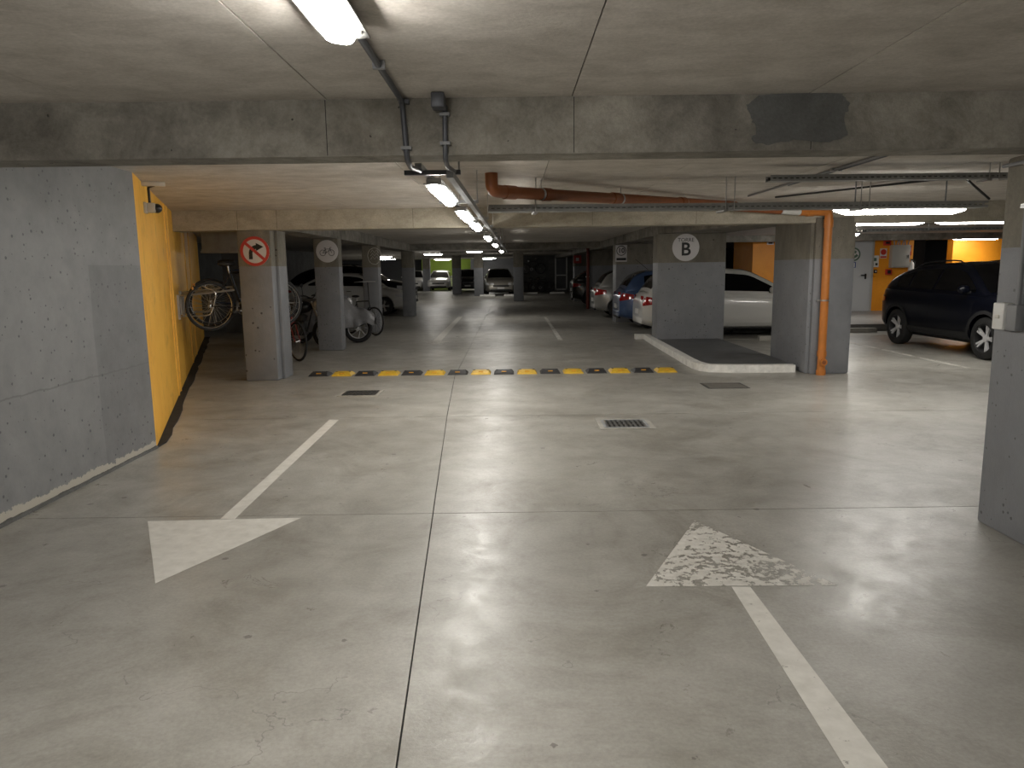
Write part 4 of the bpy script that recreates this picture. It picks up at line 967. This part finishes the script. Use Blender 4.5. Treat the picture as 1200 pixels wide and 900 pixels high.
def motorcycle(label, loc, rz, paint='bike_black', group=None, low=False):
    t = thing('motorcycle', label, 'motorcycle', loc, rz, group); Rw = .265; hz = .95 if low else 1.05
    bike_wheel(t, (0, 0, .31), Rw, .055, 'alloy', 8, .05, .008); bike_wheel(t, (1.28, 0, .31), Rw, .05, 'alloy', 8, .05, .008)
    b = MB(); b.tube([(.35, 0, .4), (.3, 0, .7), (1.0, 0, .82), (.85, 0, .35), (.35, 0, .4)], .022, 7)
    for s_ in (-.11, .11): b.tube([(.4, s_, .38), (0, s_, .31)], .022, 7); b.tube([(.25, s_, .7), (.02, s_, .33)], .025, 8)
    b.build('frame', 'trim', t)
    b = MB(); b.box(.42, .84, -.13, .13, .26, .56, .04); b.tube([(.7, 0, .5), (.78, 0, .68)], .1, 12); b.build('engine', 'iron', t, 50)
    MB().sphere((.72, 0, .84), .2, (1.35, .72, .72), 16).build('fuel_tank', paint, t, 60)
    b = MB(); rows = [[(x, .14 * math.cos(q * PI / 6) * k, z + .07 * math.sin(q * PI / 6)) for q in range(7)] for x, z, k in ((-.22, .82, .6), (-.1, .81, .9), (.2, .76, 1), (.45, .77, .8), (.55, .8, .5))]
    b.grid(rows); b.grid([[(x, y, z - .05) for x, y, z in (r_[0], r_[-1])] for r_ in rows]); b.build('seat', 'grip', t, 60)
    b = MB(); b.grid([[( (Rw + .09) * math.cos(a), y, .31 + (Rw + .09) * math.sin(a)) for y in (-.07, 0, .07)] for a in [PI * (.35 + .5 * k / 8) for k in range(9)]]); b.build('rear_fender', paint, t, 50)
    b = MB(); b.grid([[(1.28 + (Rw + .075) * math.cos(a), y, .31 + (Rw + .075) * math.sin(a)) for y in (-.06, 0, .06)] for a in [PI * (.2 + .55 * k / 8) for k in range(9)]]); b.build('front_fender', paint, t, 50)
    for s_ in (-.09, .09): MB().tube([(1.28, s_, .31), (1.02, s_, .95)], .02, 8).build('fork_leg', 'steel', t, 50)
    MB().tube(arc_path([(.80, -.38, hz), (.95, -.25, hz + .03), (1.0, 0, hz - .05), (.95, .25, hz + .03), (.80, .38, hz)], .1), .014, 7).build('handlebar', 'trim', t, 50)
    for s_ in () if low else (-1, 1):
        MB().tube([(.93, s_ * .25, 1.06), (.97, s_ * .36, 1.26)], .006, 5).build('mirror_stalk', 'trim', t); MB().sphere((.97, s_ * .37, 1.28), .06, (.3, 1, .65)).build('mirror', 'trim', t, 60)
    MB().sphere((1.1, 0, .88), .1, (.8, 1, 1), 14).build('headlight', 'headlamp', t, 60)
    MB().tube([(.7, -.14, .3), (.3, -.17, .27), (-.25, -.19, .36)], [.025, .03, .05], 10).build('exhaust', 'iron', t, 50)
    MB().tube([(.45, .12, .3), (.4, .28, .02)], .012, 6).build('side_stand', 'steel', t); return t
BG = 'bicycles and motorcycles parked behind the left pillars'
# wall mounted bicycles beside the orange wall, held in a wall rack
def rack(label, tt, z):
    x, y = OW(tt); t = thing('bicycle_rack', label, 'bicycle rack', (x, y, z), math.atan2(on.y, on.x))
    MB().box(0, .03, -.05, .05, -.17, .17).build('back_plate', 'steel', t)
    for s_ in (-.035, .035): MB().tube(arc_path([(.02, s_, -.13), (.42, s_, -.13), (.52, s_, .2), (.30, s_, .30)], .08), .008, 6).build('wheel_hoop', 'steel', t, 50)
    MB().tube([(.02, 0, .15), (.75, 0, .22)], .014, 7).build('support_arm', 'steel', t); return t
for k, (tt, lab, col_, z) in enumerate(((4.05, 'black bicycle held nearest the pillar in the orange wall rack', 'bike_black', .74), (4.55, 'dark blue bicycle held second in the orange wall rack', 'bike_blue', .78), (5.05, 'black bicycle held third in the orange wall rack', 'bike_black', .74))):
    ang = math.atan2(on.y, on.x); x, y = OW(tt, .42)
    rack('steel wheel rack on the orange wall holding the ' + ('first', 'second', 'third')[k] + ' raised bicycle', tt, z + .345)
    bicycle(lab, (x, y, z), ang + R(22), col_, BG)
for (x, y, rz, l, c) in ((-4.5, 13.05, R(-58), 'bicycle with pale rims behind the no right turn pillar', 'bike_black'), (-4.42, 13.6, R(-48), 'red bicycle next to the motorcycle behind the first pillar', 'bike_red')):
    bicycle(l, (x, y, 0), rz, c, BG)
motorcycle('black motorcycle between the first two pillars', (-5.0, 15.25, 0), R(-12), 'bike_black', BG)
bicycle('dark bicycle with tall handlebar before the glue traced pillar', (-4.02, 18.5, 0), R(-44), 'bike_black', BG, 0, 1.28)
# motorcycle under a silver cover
cm = motorcycle('motorcycle under a draped silver cover beside the bicycle sign pillar', (-4.62, 16.1, 0), R(0), 'bike_black', BG, True)
rnd = random.Random(5); rows = []
prof = [(-.38, .62, .30, .18), (-.25, .90, .34, .24), (.1, .95, .30, .28), (.45, .97, .28, .28), (.7, 1.06, .26, .3), (.9, 1.07, .30, .42), (1.05, 1.02, .34, .36), (1.25, .78, .38, .26), (1.5, .70, .40, .22), (1.66, .56, .38, .14)]
pz = pchip([(p[0], p[1]) for p in prof]); pl_ = pchip([(p[0], p[2]) for p in prof]); pw = pchip([(p[0], p[3]) for p in prof])
for k in range(41):
    x = -.38 + 2.04 * k / 40; zt, zl, ww = pz(x), pl_(x), pw(x); rw = []
    for j in range(25):
        u = -1 + 2 * j / 24; a = abs(u)
        if a < .35: y = ww * .45 * u / .35; z = zt - .03 * (a / .35) ** 2
        else:
            v = (a - .35) / .65; y = (ww * (.45 + .55 * min(1, v * 1.6) ** .6)) * (1 if u > 0 else -1); z = zt - .03 - (zt - .03 - zl) * v
            y += (.018 * math.sin(k * 1.35 + j * .5) + .012 * math.sin(k * 2.7 + 1)) * v * (1 if u > 0 else -1)
        z += .018 * math.sin(k * .9 + j * .8) + .02 * math.sin(k * .37 - j * .55) + .008 * rnd.uniform(-1, 1)
        rw.append((x, y, z))
    rows.append(rw)
b = MB(); b.grid(rows); b.build('cover', 'cover', cm, 80)
# bikes hung on the far dark wall
for k, (px, pz_) in enumerate(((.95, 1.2), (1.05, 0), (1.5, 0))):
    l = ('bicycle hung highest on the dark far wall', 'bicycle standing right against the dark far wall', 'bicycle standing before another one near the dark far wall')[k]
    bicycle(l, (px, 49.7 - (.0, .0, .75)[k], pz_), 0, 'bike_black', 'bicycles on the dark far wall')
    if k < 1:
        o = thing('wall_hook', 'steel hook holding the hung bicycle on the far wall', 'hook', (px + .25, 50, pz_ + .85)); MB().tube([(0, 0, 0), (0, -.3, 0), (0, -.33, .05)], .015, 6).build('hook', 'steel', o); MB().box(-.05, .05, -.01, 0, -.06, .06).build('plate', 'steel', o)
